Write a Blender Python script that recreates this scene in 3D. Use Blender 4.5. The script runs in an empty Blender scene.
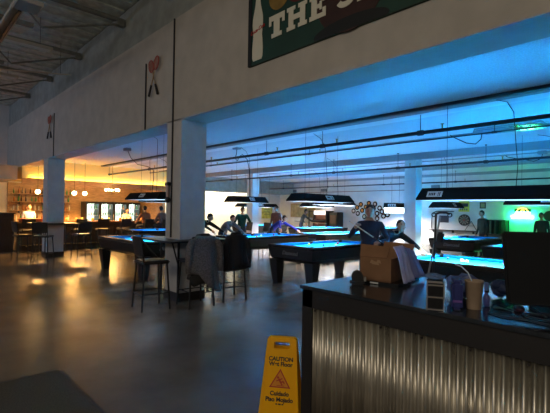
import bpy, bmesh, math, random
from mathutils import Vector, Matrix, Euler
random.seed(7)
S = bpy.context.scene
COL = S.collection

# ------------------------------------------------------------------ camera, world, big lights, exposure
YAW, ROLL, FPX = math.radians(46.8), 0.016, 410.0
cam_data = bpy.data.cameras.new('camera')
cam_data.sensor_width = 36.0
cam_data.lens = 36.0 * FPX / 550.0
cam_data.clip_start, cam_data.clip_end = 0.05, 200
cam = bpy.data.objects.new('camera', cam_data)
COL.objects.link(cam)
pitch = math.atan(3.5 / FPX)
fwd = Vector((-math.sin(YAW) * math.cos(pitch), math.cos(YAW) * math.cos(pitch), math.sin(pitch)))
right = Vector((math.cos(YAW), math.sin(YAW), 0))
up = right.cross(fwd)
rr = right * math.cos(ROLL) + up * -math.sin(ROLL) * -1
uu = up * math.cos(ROLL) - right * math.sin(ROLL)
cam.matrix_world = Matrix(((rr.x, uu.x, -fwd.x, 0), (rr.y, uu.y, -fwd.y, 0), (rr.z, uu.z, -fwd.z, 1.6), (0, 0, 0, 1)))
S.camera = cam

world = bpy.data.worlds.new('world')
S.world = world
world.use_nodes = True
world.node_tree.nodes['Background'].inputs[0].default_value = (1.0, 0.93, 0.80, 1)
world.node_tree.nodes['Background'].inputs[1].default_value = 0.085

def area(name, loc, target, sx, sy, power, col):
    l = bpy.data.lights.new(name, 'AREA')
    l.shape, l.size, l.size_y, l.energy, l.color = 'RECTANGLE', sx, sy, power, col
    o = bpy.data.objects.new(name, l)
    COL.objects.link(o)
    o.location = loc
    o.rotation_euler = (Vector(target) - Vector(loc)).to_track_quat('-Z', 'Y').to_euler()
    return o
# added fills: shop-front daylight set high behind the camera, cool one far left
area('front_daylight_fill', (0.0, -6.5, 5.0), (-3.5, 3.6, 2.4), 12.0, 1.2, 225, (1.0, 0.87, 0.70))
area('far_cool_fill', (-17.0, -6.5, 4.6), (-15.0, 3.6, 4.4), 3.0, 1.6, 150, (0.50, 0.64, 1.0))

S.view_settings.view_transform = 'Standard'
S.view_settings.look = 'None'
S.view_settings.gamma = 1
S.view_settings.exposure = 0.0
S.view_settings.use_curve_mapping = False
S.cycles.max_bounces = 8
S.cycles.diffuse_bounces = 4
S.cycles.glossy_bounces = 4
S.cycles.transmission_bounces = 4
S.cycles.sample_clamp_indirect = 0.0
S.cycles.use_denoising = True

# ------------------------------------------------------------------ materials
MATS = {}
def mat(name, col, rough=0.6, metal=0.0, noise=0.0, nscale=20.0, bump=0.0, bscale=60.0, emit=None, estr=0.0,
        spec=0.5, col2=None, alpha_glass=False, coat=0.0, rvar=0.0, stretch=None):
    if name in MATS: return MATS[name]
    m = bpy.data.materials.new(name); m.use_nodes = True
    nt = m.node_tree; N = nt.nodes; L = nt.links
    b = N['Principled BSDF']
    b.inputs['Base Color'].default_value = (*col, 1)
    b.inputs['Roughness'].default_value = rough
    b.inputs['Metallic'].default_value = metal
    b.inputs['Specular IOR Level'].default_value = spec
    b.inputs['Coat Weight'].default_value = coat
    tc = None
    if noise or bump or rvar:
        tc = N.new('ShaderNodeTexCoord')
        src = tc.outputs['Object']
        if stretch:
            mp = N.new('ShaderNodeMapping'); mp.inputs['Scale'].default_value = stretch
            L.new(src, mp.inputs['Vector']); src = mp.outputs['Vector']
    if noise or rvar:
        n = N.new('ShaderNodeTexNoise'); n.inputs['Scale'].default_value = nscale
        n.inputs['Detail'].default_value = 6
        L.new(src, n.inputs['Vector'])
        if noise:
            r = N.new('ShaderNodeValToRGB')
            c2 = col2 or tuple(max(0, c * (1 - noise)) for c in col)
            c1 = col if col2 else tuple(min(1, c * (1 + noise * .5)) for c in col)
            r.color_ramp.elements[0].position = .35; r.color_ramp.elements[1].position = .68
            r.color_ramp.elements[0].color = (*c2, 1); r.color_ramp.elements[1].color = (*c1, 1)
            L.new(n.outputs['Fac'], r.inputs['Fac']); L.new(r.outputs['Color'], b.inputs['Base Color'])
        if rvar:
            mr = N.new('ShaderNodeMapRange')
            mr.inputs['To Min'].default_value = max(0.02, rough - rvar); mr.inputs['To Max'].default_value = rough + rvar
            mr.inputs['From Min'].default_value = .3; mr.inputs['From Max'].default_value = .7
            L.new(n.outputs['Fac'], mr.inputs['Value']); L.new(mr.outputs['Result'], b.inputs['Roughness'])
    if bump:
        n2 = N.new('ShaderNodeTexNoise'); n2.inputs['Scale'].default_value = bscale; n2.inputs['Detail'].default_value = 4
        L.new(src, n2.inputs['Vector'])
        bp = N.new('ShaderNodeBump'); bp.inputs['Strength'].default_value = bump; bp.inputs['Distance'].default_value = .02
        L.new(n2.outputs['Fac'], bp.inputs['Height']); L.new(bp.outputs['Normal'], b.inputs['Normal'])
    if emit:
        b.inputs['Emission Color'].default_value = (*emit, 1); b.inputs['Emission Strength'].default_value = estr
    if alpha_glass:
        b.inputs['Transmission Weight'].default_value = 1.0; b.inputs['IOR'].default_value = 1.05
    MATS[name] = m
    return m

M_floor = mat('polished_concrete', (0.170, 0.136, 0.098), .25, noise=.16, nscale=2.2, bump=.10, bscale=45, spec=.38, rvar=.012)
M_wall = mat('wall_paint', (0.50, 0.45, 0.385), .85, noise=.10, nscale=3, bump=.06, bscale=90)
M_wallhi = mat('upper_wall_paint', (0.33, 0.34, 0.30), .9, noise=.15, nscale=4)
M_column = mat('column_paint', (0.56, 0.53, 0.49), .8, noise=.08, nscale=5, bump=.05, bscale=80)
M_white = mat('white_wall_paint', (0.72, 0.69, 0.66), .85, noise=.06, nscale=3)
M_ceil = mat('textured_white_ceiling', (0.68, 0.70, 0.74), .9, noise=.16, nscale=45, bump=.6, bscale=38)
M_roof = mat('roof_deck', (0.62, 0.68, 0.63), .8, noise=.25, nscale=6, bump=.1)
M_steel = mat('painted_steel', (0.21, 0.215, 0.19), .6, noise=.2, nscale=10)
M_beige = mat('beige_enamel', (0.50, 0.45, 0.36), .5)
M_black = mat('black_satin', (0.012, 0.012, 0.013), .42)
M_blackgloss = mat('black_gloss', (0.010, 0.011, 0.014), .15, coat=.2)
M_pipe = mat('sprinkler_pipe_black', (0.02, 0.022, 0.03), .5)
M_greysteel = mat('grey_rail_paint', (0.30, 0.31, 0.33), .6)
M_pale = mat('pale_strip_paint', (0.80, 0.82, 0.85), .6)
M_wire = mat('black_wire', (0.015, 0.015, 0.018), .6)
M_vinyl = mat('dark_vinyl_base', (0.025, 0.02, 0.018), .45)
M_table = mat('black_laminate', (0.014, 0.015, 0.018), .33, noise=.2, nscale=30)
M_rail = mat('black_wood_rail', (0.02, 0.02, 0.022), .25)
M_felt = mat('blue_felt', (0.006, 0.34, 0.84), .95, noise=.08, nscale=60, bump=.1, bscale=300, spec=.15)
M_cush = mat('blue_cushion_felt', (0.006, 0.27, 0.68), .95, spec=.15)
M_leather = mat('black_leather', (0.012, 0.012, 0.012), .5, bump=.2)
M_white_plastic = mat('white_plastic', (0.78, 0.78, 0.76), .4)
M_shade = mat('black_lamp_shade', (0.006, 0.008, 0.009), .7, spec=.12)
M_shade_in = mat('white_reflector', (0.85, 0.85, 0.85), .5)
M_tube = mat('lit_lamp_diffuser', (0.9, 0.95, 1), .4, emit=(0.86, 0.96, 1.0), estr=5.0)
M_label = mat('lamp_label_paper', (0.70, 0.72, 0.74), .6)
M_ink = mat('dark_print', (0.03, 0.03, 0.035), .7)
M_wood = mat('brown_panel_wood', (0.50, 0.30, 0.14), .5, noise=.35, nscale=5, stretch=(1, 1, 8))
M_darkwood = mat('dark_bar_wood', (0.040, 0.024, 0.017), .4, noise=.4, nscale=7, stretch=(6, 6, 1))
M_bartop = mat('bar_top_wood', (0.22, 0.10, 0.045), .25, noise=.3, nscale=6)
M_soffit = mat('cream_soffit_paint', (0.82, 0.66, 0.30), .8)
M_bulb = mat('warm_bulb', (1, .8, .5), .4, emit=(1.0, 0.74, 0.36), estr=22.0)
M_brass = mat('aged_brass', (0.42, 0.27, 0.10), .35, metal=1)
M_yellow = mat('yellow_sign_plastic', (1.0, 0.47, 0.0), .5, spec=.2)
M_signink = mat('sign_black_ink', (0.02, 0.015, 0.01), .6)
M_signred = mat('sign_red_ink', (0.52, 0.045, 0.01), .6)
M_signorange = mat('sign_orange_triangle', (0.74, 0.26, 0.012), .6)
M_mat = mat('floor_mat_pile', (0.10, 0.088, 0.062), .95, noise=.3, nscale=90, bump=.4, bscale=220)
M_counter = mat('counter_black_laminate', (0.022, 0.028, 0.036), .16, noise=.25, nscale=25, rvar=.05)
M_counterframe = mat('counter_black_board', (0.014, 0.012, 0.012), .55)
M_card = mat('cardboard', (0.23, 0.115, 0.055), .85, noise=.12, nscale=9)
M_cardin = mat('cardboard_inside', (0.2, 0.10, 0.05), .9)
M_lav = mat('lavender_paper', (0.60, 0.62, 1.0), .7, noise=.2, nscale=14)
M_lav2 = mat('slate_blue_paper', (0.26, 0.27, 0.52), .7)
M_cup = mat('kraft_paper_cup', (0.36, 0.26, 0.18), .7, noise=.12, nscale=12)
M_straw = mat('clear_straw', (0.60, 0.68, 0.80), .3)
M_chrome = mat('brushed_metal', (0.62, 0.58, 0.52), .3, metal=1)
M_bluepl = mat('blue_plastic', (0.025, 0.035, 0.18), .35)
M_screen = mat('monitor_black', (0.008, 0.009, 0.011), .7, spec=.2)
M_offscreen = mat('switched_off_screen', (0.006, 0.008, 0.010), .45, spec=.25)
M_teal = mat('teal_paper', (0.05, 0.12, 0.14), .8)
M_tan = mat('tan_board', (0.40, 0.30, 0.20), .8, noise=.2, nscale=6)
M_coat = mat('grey_tweed', (0.17, 0.155, 0.15), .95, noise=.55, nscale=70, bump=.4, bscale=120)
M_coatin = mat('coat_lining', (0.012, 0.011, 0.011), .8)
M_coatblk = mat('black_jacket_cloth', (0.013, 0.013, 0.015), .85, bump=.3, bscale=40)
M_stool = mat('black_stool_metal', (0.012, 0.012, 0.012), .45)
M_seat = mat('black_vinyl_seat', (0.018, 0.016, 0.015), .45)
M_skin = mat('skin', (0.44, 0.25, 0.17), .55)
M_hair = mat('dark_hair', (0.02, 0.015, 0.012), .6)
M_eye = mat('eye_dark', (0.02, 0.015, 0.012), .3)
M_lip = mat('lips', (0.36, 0.14, 0.11), .5)
M_denim = mat('dark_denim', (0.02, 0.025, 0.045), .85)
M_shoe = mat('black_shoe', (0.012, 0.012, 0.012), .5)
M_cue = mat('cue_maple', (0.72, 0.56, 0.36), .3)
M_cuebutt = mat('cue_dark_butt', (0.02, 0.015, 0.013), .3)
M_tip = mat('cue_tip_blue', (0.1, 0.25, 0.5), .8)
M_signgreen = mat('sign_dark_green', (0.010, 0.048, 0.028), .6, noise=.2, nscale=3)
M_signcream = mat('sign_cream_letters', (0.72, 0.67, 0.52), .7)
M_maroon = mat('sign_dark_ball', (0.040, 0.012, 0.007), .6, noise=.3, nscale=5)
M_signblack = mat('sign_black_paint', (0.008, 0.009, 0.008), .7)
M_signyel = mat('sign_yellow_ball', (0.30, 0.18, 0.03), .6, noise=.3, nscale=4)
M_signredball = mat('sign_red_ball', (0.10, 0.016, 0.012), .6)
M_logo = mat('sign_red_script', (0.45, 0.02, 0.015), .6)
M_racket = mat('racket_red_frame', (0.36, 0.07, 0.045), .5)
M_string = mat('racket_string', (0.42, 0.17, 0.12), .7)
M_shaft = mat('racket_shaft_wood', (0.40, 0.28, 0.16), .5)
M_grip = mat('racket_black_grip', (0.015, 0.013, 0.013), .7)
M_neon = mat('neon_green_white', (0.8, 1, .85), .4, emit=(0.55, 1.0, 0.68), estr=5.0)
M_neonor = mat('neon_orange', (1, .4, .1), .4, emit=(1.0, 0.40, 0.10), estr=3.0)
M_fixture = mat('mirror_louver', (0.75, 0.78, 0.80), .07, metal=1)
M_fixdull = mat('dark_louver', (0.10, 0.14, 0.22), .35)
M_glow = mat('lit_white_diffuser', (0.95, .98, 1), .4, emit=(0.88, 0.97, 1.0), estr=4.0)
M_coolerlit = mat('cooler_lit_back', (0.9, .95, .9), .5, emit=(0.80, 1.0, 0.86), estr=1.3)
M_shelfmetal = mat('cooler_shelf', (0.6, .6, .6), .4)
M_tubewarm = mat('wash_strip_glow', (1, .95, .8), .4, emit=(1.0, 0.86, 0.56), estr=5)

# ------------------------------------------------------------------ geometry helpers
class MB:
    def __init__(self): self.bm = bmesh.new(); self.mi = 0
    def _fin(self, geom_faces):
        for f in geom_faces: f.material_index = self.mi
    def box(self, c, s, rot=None, bevel=0.0):
        m = Matrix.Translation(c)
        if rot is not None: m = m @ (Euler(rot).to_matrix().to_4x4() if not isinstance(rot, Matrix) else rot)
        r = bmesh.ops.create_cube(self.bm, size=1.0, matrix=m @ Matrix.Diagonal((*s, 1)))
        fs = {f for v in r['verts'] for f in v.link_faces}
        if bevel:
            es = list({e for v in r['verts'] for e in v.link_edges})
            q = bmesh.ops.bevel(self.bm, geom=es, offset=bevel, segments=2, affect='EDGES', clamp_overlap=True)
            fs = {f for f in q['faces']} | {f for f in fs if f.is_valid}
        self._fin(fs); return self
    def cyl(self, p0, p1, r0, r1=None, seg=12, caps=True):
        p0, p1 = Vector(p0), Vector(p1); d = p1 - p0
        r1 = r0 if r1 is None else r1
        m = Matrix.Translation((p0 + p1) / 2) @ d.to_track_quat('Z', 'Y').to_matrix().to_4x4()
        r = bmesh.ops.create_cone(self.bm, cap_ends=caps, segments=seg, radius1=max(r0, 1e-5), radius2=max(r1, 1e-5), depth=d.length, matrix=m)
        self._fin({f for v in r['verts'] for f in v.link_faces}); return self
    def ball(self, c, r, seg=14, rings=9, scale=(1, 1, 1), rot=None):
        m = Matrix.Translation(c)
        if rot is not None: m = m @ Euler(rot).to_matrix().to_4x4()
        q = bmesh.ops.create_uvsphere(self.bm, u_segments=seg, v_segments=rings, radius=r, matrix=m @ Matrix.Diagonal((*scale, 1)))
        self._fin({f for v in q['verts'] for f in v.link_faces}); return self
    def tube(self, pts, r, seg=8, radii=None):
        pts = [Vector(p) for p in pts]; n = len(pts); rings = []
        for i, p in enumerate(pts):
            t = (pts[min(i + 1, n - 1)] - pts[max(i - 1, 0)]).normalized()
            q = t.to_track_quat('Z', 'Y'); rad = radii[i] if radii else r
            rings.append([self.bm.verts.new(p + q @ Vector((rad * math.cos(a), rad * math.sin(a), 0))) for a in [2 * math.pi * k / seg for k in range(seg)]])
        # align rings to avoid twisting
        for i in range(1, n):
            best = min(range(seg), key=lambda s: sum((rings[i][(k + s) % seg].co - rings[i - 1][k].co).length for k in range(seg)))
            rings[i] = rings[i][best:] + rings[i][:best]
        fs = []
        for i in range(n - 1):
            for k in range(seg):
                fs.append(self.bm.faces.new((rings[i][k], rings[i][(k + 1) % seg], rings[i + 1][(k + 1) % seg], rings[i + 1][k])))
        fs.append(self.bm.faces.new(rings[0][::-1])); fs.append(self.bm.faces.new(rings[-1]))
        self._fin(fs); return self
    def lathe(self, prof, c=(0, 0, 0), seg=20):
        c = Vector(c); rings = []
        for r, z in prof:
            rings.append([self.bm.verts.new(c + Vector((r * math.cos(a), r * math.sin(a), z))) for a in [2 * math.pi * k / seg for k in range(seg)]])
        fs = []
        for i in range(len(rings) - 1):
            for k in range(seg):
                fs.append(self.bm.faces.new((rings[i][k], rings[i][(k + 1) % seg], rings[i + 1][(k + 1) % seg], rings[i + 1][k])))
        fs.append(self.bm.faces.new(rings[0][::-1])); fs.append(self.bm.faces.new(rings[-1]))
        self._fin(fs); return self
    def prism(self, poly, o, u, v, depth):
        """polygon (a,b) in plane o + a*u + b*v, thickened by depth along u x v"""
        o, u, v = Vector(o), Vector(u), Vector(v); w = u.cross(v).normalized() * depth
        a = [self.bm.verts.new(o + u * p + v * q) for p, q in poly]
        b = [self.bm.verts.new(x.co + w) for x in a]
        n = len(a); fs = [self.bm.faces.new(a[::-1]), self.bm.faces.new(b)]
        for i in range(n): fs.append(self.bm.faces.new((a[i], a[(i + 1) % n], b[(i + 1) % n], b[i])))
        self._fin(fs); return self
    def loft(self, rings, cap=True):
        vs = [[self.bm.verts.new(p) for p in r] for r in rings]; fs = []; n = len(vs[0])
        for i in range(len(vs) - 1):
            for k in range(n): fs.append(self.bm.faces.new((vs[i][k], vs[i][(k + 1) % n], vs[i + 1][(k + 1) % n], vs[i + 1][k])))
        if cap: fs.append(self.bm.faces.new(vs[0][::-1])); fs.append(self.bm.faces.new(vs[-1]))
        self._fin(fs); return self
    def grid(self, fn, nu, nv, thick=0.0):
        """open sheet fn(u,v), given a thickness by a second offset layer"""
        P = [[Vector(fn(i / nu, j / nv)) for j in range(nv + 1)] for i in range(nu + 1)]
        A = [[self.bm.verts.new(p) for p in row] for row in P]; fs = []
        for i in range(nu):
            for j in range(nv): fs.append(self.bm.faces.new((A[i][j], A[i + 1][j], A[i + 1][j + 1], A[i][j + 1])))
        if thick:
            self.bm.normal_update()
            B = [[self.bm.verts.new(v.co - v.normal * thick) for v in row] for row in A]
            for i in range(nu):
                for j in range(nv): fs.append(self.bm.faces.new((B[i][j], B[i][j + 1], B[i + 1][j + 1], B[i + 1][j])))
            def side(a, b, c, d): fs.append(self.bm.faces.new((a, b, c, d)))
            for i in range(nu):
                side(A[i + 1][0], A[i][0], B[i][0], B[i + 1][0]); side(A[i][nv], A[i + 1][nv], B[i + 1][nv], B[i][nv])
            for j in range(nv):
                side(A[0][j], A[0][j + 1], B[0][j + 1], B[0][j]); side(A[nu][j + 1], A[nu][j], B[nu][j], B[nu][j + 1])
        self._fin(fs); return self
    def build(self, name, mats, parent=None, smooth=False, loc=None):
        bmesh.ops.recalc_face_normals(self.bm, faces=self.bm.faces)
        me = bpy.data.meshes.new(name); self.bm.to_mesh(me); self.bm.free()
        for m in (mats if isinstance(mats, (list, tuple)) else [mats]): me.materials.append(m)
        if smooth:
            for p in me.polygons: p.use_smooth = True
        o = bpy.data.objects.new(name, me); COL.objects.link(o)
        if parent is not None: o.parent = parent
        if loc is not None: o.location = loc
        return o

def tag(o, label=None, cat=None, group=None, kind=None):
    if label: o['label'] = label
    if cat: o['category'] = cat
    if group: o['group'] = group
    if kind: o['kind'] = kind
    return o
def thing(name, label, cat, loc=(0, 0, 0), rz=0.0, group=None):
    o = bpy.data.objects.new(name, None); COL.objects.link(o)
    o.empty_display_size = .1
    o.location = loc; o.rotation_euler = (0, 0, rz)
    return tag(o, label, cat, group)
def dup(root, loc, rz, label, group=None):
    r = root.copy(); COL.objects.link(r); r.location = loc; r.rotation_euler = (0, 0, rz)
    r['label'] = label
    if group: r['group'] = group
    for ch in list(root.children):
        c = ch.copy(); COL.objects.link(c); c.parent = r
        for g in list(ch.children):
            d = g.copy(); COL.objects.link(d); d.parent = c
    return r
def structure(name, mb, m, label=None, cat=None, smooth=False):
    o = mb.build(name, m, smooth=smooth); o['kind'] = 'structure'
    if label: o['label'] = label
    if cat: o['category'] = cat
    return o
def text_mesh(name, body, size, m, parent, matrix, depth=.002, shear=0.0, align='CENTER', bold=0.0):
    cu = bpy.data.curves.new(name, 'FONT'); cu.body = body; cu.size = size; cu.align_x = align; cu.align_y = 'CENTER'
    cu.extrude = depth; cu.shear = shear; cu.offset = bold
    tmp = bpy.data.objects.new(name + '_tmp', cu); COL.objects.link(tmp)
    dg = bpy.context.evaluated_depsgraph_get()
    me = bpy.data.meshes.new_from_object(tmp.evaluated_get(dg))
    bpy.data.objects.remove(tmp); bpy.data.curves.remove(cu)
    me.name = name; me.materials.clear(); me.materials.append(m)
    me.transform(matrix)
    o = bpy.data.objects.new(name, me); COL.objects.link(o)
    o.parent = parent
    return o
def plane_matrix(o, u, v):
    u, v = Vector(u).normalized(), Vector(v).normalized(); w = u.cross(v)
    return Matrix(((u.x, v.x, w.x, o[0]), (u.y, v.y, w.y, o[1]), (u.z, v.z, w.z, o[2]), (0, 0, 0, 1)))

# ------------------------------------------------------------------ room shell
XL, XR, YB, YF = -20.6, 3.4, 19.8, -8.0          # left wall, right wall, back wall, open shop front
HC, HB = 3.40, 3.13                                # hall ceiling, underside of the big beam
WY, WT = 3.62, 0.50                                # main wall plane and thickness
structure('floor', MB().box(((XL + XR) / 2, (YB + YF) / 2, -.05), (XR - XL + .4, YB - YF + .4, .1)), M_floor, 'polished grey-brown concrete floor', 'floor')
structure('ceiling', MB().box(((XL + XR) / 2, (YB + WY) / 2 + .2, HC + .06), (XR - XL + .2, YB - WY, .12)), M_ceil, 'low textured ceiling over the pool tables', 'ceiling')
structure('wall_left', MB().box((XL - .1, (YB + YF) / 2, 2.95), (.2, YB - YF + .4, 5.9)), M_white, 'pale end wall behind the bar', 'wall')
structure('wall_back', MB().box(((XL + XR) / 2, YB + .1, 1.75), (XR - XL + .4, .2, 3.5)), M_white, 'pale back wall of the pool hall', 'wall')
structure('wall_right', MB().box((XR + .1, (YB + WY) / 2, 2.95), (.2, YB - WY + .3, 5.9)), M_white, 'right wall of the pool hall', 'wall')
structure('wall_main', MB().box(((XL + XR) / 2, WY + WT / 2, (HB + 4.95) / 2), (XR - XL, WT, 4.95 - HB)), M_wall, 'tan wall above the openings to the pool hall', 'wall')
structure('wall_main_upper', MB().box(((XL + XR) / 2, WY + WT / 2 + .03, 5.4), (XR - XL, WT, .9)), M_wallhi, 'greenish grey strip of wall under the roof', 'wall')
# roof deck with corrugation running across the joists
mb = MB()
mb.box(((XL + XR) / 2, (WY + YF) / 2, 5.90), (XR - XL + .4, WY - YF + .6, .06))
for k in range(56):
    mb.box((XL + .2 + k * .43, (WY + YF) / 2, 5.855), (.16, WY - YF, .04))
structure('ceiling_roof_deck', mb, M_roof, 'dark corrugated roof deck high above the front room', 'roof')
# the columns carrying the main wall
def column(name, x1, y0, w, top, m, label, base=True):
    o = structure(name, MB().box((x1 - w / 2, y0 + w / 2, top / 2), (w, w, top)), m, label, 'column')
    if base:
        structure('trim_column_base', MB().box((x1 - w / 2, y0 + w / 2, .075), (w + .03, w + .03, .15)), M_vinyl, 'dark vinyl skirting round the foot of ' + label, 'skirting')
    return o
column('column_near', -6.22, WY, WT, HB + .02, M_column, 'square painted column nearest the camera')
column('column_far', -14.37, WY, WT, HB + .02, M_column, 'square painted column farther left, in front of the bar')
column('column_right', 1.95, WY, WT, HB + .02, M_column, 'square painted column off to the right')
column('column_hall', -13.95, 11.72, .38, HC, M_white, 'slim inner column behind the middle tables')
column('column_hall_right', -6.20, 11.72, .38, HC, M_white, 'slim inner column left of the long lamp')
column('column_hall_end', 1.6, 11.72, .38, HC, M_white, 'slim inner column far right')
# panel joints of the tan wall
for k, (x, z0, z1) in enumerate([(-6.51, 1.09, 4.95), (-7.59, HB, 4.42), (-13.76, HB, 4.45)]):
    structure('trim_%d' % (k + 1), MB().box((x, WY - .012, (z0 + z1) / 2), (.022, .024, z1 - z0)), M_ink, 'thin dark vertical batten on the tan wall', 'trim')
# ceiling beams of the hall (parallel to the main wall)
def xbar(name, y, z, wy, wz, m, label, cat, x0=XL, x1=XR):
    return structure(name, MB().box(((x0 + x1) / 2, y, z), (x1 - x0, wy, wz)), m, label, cat)
for k, y in enumerate([6.62, 11.66, 15.6, 18.7]):
    ztop = HC
    h = [.05, .20, .12, .12][k]
    xbar('trim_ceiling_rail_%d' % (k + 1), y, ztop - h / 2, .06 if k == 0 else .10, h, M_pipe if k == 0 else M_greysteel, 'dark rail under the hall ceiling, number %d from the front' % (k + 1), 'rail')
    xbar('trim_ceiling_flange_%d' % (k + 1), y + .12, ztop - .045, .14, .03, M_greysteel, 'grey flange beside ceiling rail number %d' % (k + 1), 'rail')
    xbar('trim_ceiling_strip_%d' % (k + 1), y + .42, ztop - .02, .34, .04, M_pale, 'pale strip behind ceiling rail number %d' % (k + 1), 'rail')
xbar('trim_wall_line', YB - .03, 2.76, .05, .035, mat('red_brown_conduit', (.28, .13, .10), .6), 'thin red-brown conduit along the back wall', 'trim')
xbar('trim_conduit', 9.3, HC - .05, .03, .03, M_greysteel, 'thin grey conduit across the ceiling', 'trim')
xbar('trim_conduit_rear', 13.4, HC - .05, .03, .03, M_greysteel, 'thin grey conduit across the rear ceiling', 'trim')
# the bar alcove: soffit, side wall, panelling
structure('wall_bar_soffit', MB().box((-19.3, 7.35, 3.02), (2.6, 7.4, .74)), M_soffit, 'cream soffit over the bar, lit by the pendants', 'soffit')
structure('wall_bar_fascia', MB().box((-18.02, 7.35, 2.55), (.08, 7.4, .22)), M_wood, 'brown wooden fascia under the bar soffit', 'soffit')
structure('wall_bar_panelling', MB().box((XL + .04, 6.6, 1.36), (.08, 5.9, 2.5)), M_wood, 'brown wood panelling behind the bar', 'wall')
structure('wall_bar_return', MB().box((-19.3, 9.6, 1.35), (2.6, .12, 2.6)), M_wood, 'wooden end wall of the bar alcove', 'wall')
structure('wall_front_soffit', MB().box((-19.3, .9, 2.86), (2.6, 5.2, .52)), M_wall, 'dark box soffit at the left end of the front room', 'soffit')
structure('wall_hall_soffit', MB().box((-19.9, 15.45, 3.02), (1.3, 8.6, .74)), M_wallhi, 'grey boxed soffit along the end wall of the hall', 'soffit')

# ------------------------------------------------------------------ pool tables
def make_pool_table():
    t = thing('pool_table', 'tmp', 'pool table')
    W, Ln, H = 1.32, 2.54, .85
    def ring(w, l, z): return [(-w / 2, -l / 2, z), (w / 2, -l / 2, z), (w / 2, l / 2, z), (-w / 2, l / 2, z)]
    MB().loft([ring(W - .26, Ln - .26, .50), ring(W - .10, Ln - .10, .58), ring(W - .02, Ln - .02, .79)]).build('body', M_table, t)
    rw = .135
    mb = MB()
    for sx in (-1, 1): mb.box((sx * (W / 2 - rw / 2), 0, H - .03), (rw, Ln, .06), bevel=.012)
    for sy in (-1, 1): mb.box((0, sy * (Ln / 2 - rw / 2), H - .03), (W - 2 * rw + .01, rw, .06), bevel=.012)
    r = mb.build('rail', M_rail, t)
    sg = MB()
    for sx in (-1, 1):
        for q in (-3, -2, -1, 1, 2, 3): sg.cyl((sx * (W / 2 - rw * .45), q * .29, H - .002), (sx * (W / 2 - rw * .45), q * .29, H + .001), .010, seg=8)
    for sy in (-1, 1):
        for q in (-1, 0, 1): sg.cyl((q * .25, sy * (Ln / 2 - rw * .45), H - .002), (q * .25, sy * (Ln / 2 - rw * .45), H + .001), .010, seg=8)
    sg.build('rail_inlay', M_white_plastic, r)
    iw, il = W - 2 * rw, Ln - 2 * rw
    MB().box((0, 0, .785), (iw + .02, il + .02, .03)).build('felt_bed', M_felt, t)
    c = MB(); cw = .05
    for s in (-1, 1):
        for (a, b) in ((-il / 2 + .07, -.06), (.06, il / 2 - .07)):
            x0 = s * iw / 2; x1 = s * (iw / 2 - cw)
            c.loft([[(x0, a, .80), (x0, a, .848), (x1, a + .03, .840), (x1 + s * .012, a + .03, .806)], [(x0, b, .80), (x0, b, .848), (x1, b - .03, .840), (x1 + s * .012, b - .03, .806)]])
        a, b = -iw / 2 + .07, iw / 2 - .07
        y0 = s * il / 2; y1 = s * (il / 2 - cw)
        c.loft([[(a, y0, .80), (a, y0, .848), (a + .03, y1, .840), (a + .03, y1 + s * .012, .806)], [(b, y0, .80), (b, y0, .848), (b - .03, y1, .840), (b - .03, y1 + s * .012, .806)]])
    c.build('cushion', M_cush, t)
    for sx in (-1, 1):
        for sy in (-1, 0, 1):
            x, y = sx * (iw / 2 - (.01 if sy else -.025)), sy * (il / 2 - .01)
            p = MB().lathe([(.066, .800), (.070, .856), (.050, .856), (.046, .806)], (x, y, 0), 14)
            p.build('pocket', M_leather, t, smooth=True)
    for sx in (-1, 1):
        for sy in (-1, 1):
            def lr(x, y, wx, wy, z): return [(x - wx / 2, y - wy / 2, z), (x + wx / 2, y - wy / 2, z), (x + wx / 2, y + wy / 2, z), (x - wx / 2, y + wy / 2, z)]
            x, y = sx * (W / 2 - .15), sy * (Ln / 2 - .17)
            lg = MB().loft([lr(x, y, .15, .15, .0), lr(x, y, .15, .15, .03), lr(x, y, .155, .155, .03), lr(x + sx * .012, y + sy * .02, .235, .245, .53)])
            lg.build('leg', M_table, t)
    for sy in (-1, 1):
        mtx = plane_matrix((0, sy * (Ln / 2 - .035), .69), (1, 0, 0) if sy < 0 else (-1, 0, 0), (0, 0.0, 1))
        mtx = Matrix.Translation((0, sy * .006, 0)) @ mtx
        text_mesh('brand_lettering', 'Diamond', .12, mat('logo_grey', (.22, .24, .27), .5), t, mtx, depth=.012, shear=.25)
    return t
TT = make_pool_table()
def place_table(first, x, y, rz, label):
    if first:
        TT.location = (x, y, 0); TT.rotation_euler = (0, 0, rz); TT['label'] = label; TT['group'] = 'blue felt pool tables'
        return TT
    return dup(TT, (x, y, 0), rz, label, 'blue felt pool tables')
H2 = math.pi / 2
TABLES = [
    (-6.08, 7.40, 0, 'black pool table with blue felt in the middle, left of the cardboard box'),
    (-2.23, 6.74, H2, 'black pool table with glaring felt right behind the counter and monitor'),
    (-9.12, 8.12, 0, 'black pool table behind the coat-draped stools, its short end toward us'),
    (-9.68, 4.62, H2, 'black pool table left of the near column, orange floor light under it'),
    (-13.25, 7.1, 0, 'small distant pool table between the near column and the bar patrons'),
    (-8.85, 11.15, 0, 'pool table behind the middle one, in front of the dark man with the cue'),
    (-11.95, 13.9, 0, 'far pool table at which the grey-clad player bends with his cue'),
    (-5.05, 12.85, 0, 'pool table in the rear seen just above the counter gadgets'),
    (-2.35, 10.55, H2, 'pool table behind the glaring one, half hidden by the monitor'),
    (-15.2, 13.3, 0, 'distant pool table straight behind the slim inner column'),
    (-10.75, 17.6, 0, 'farthest pool table under the lamp glowing by the back wall'),
]
for i, (x, y, rz, lb) in enumerate(TABLES): place_table(i == 0, x, y, rz, lb)

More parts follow.
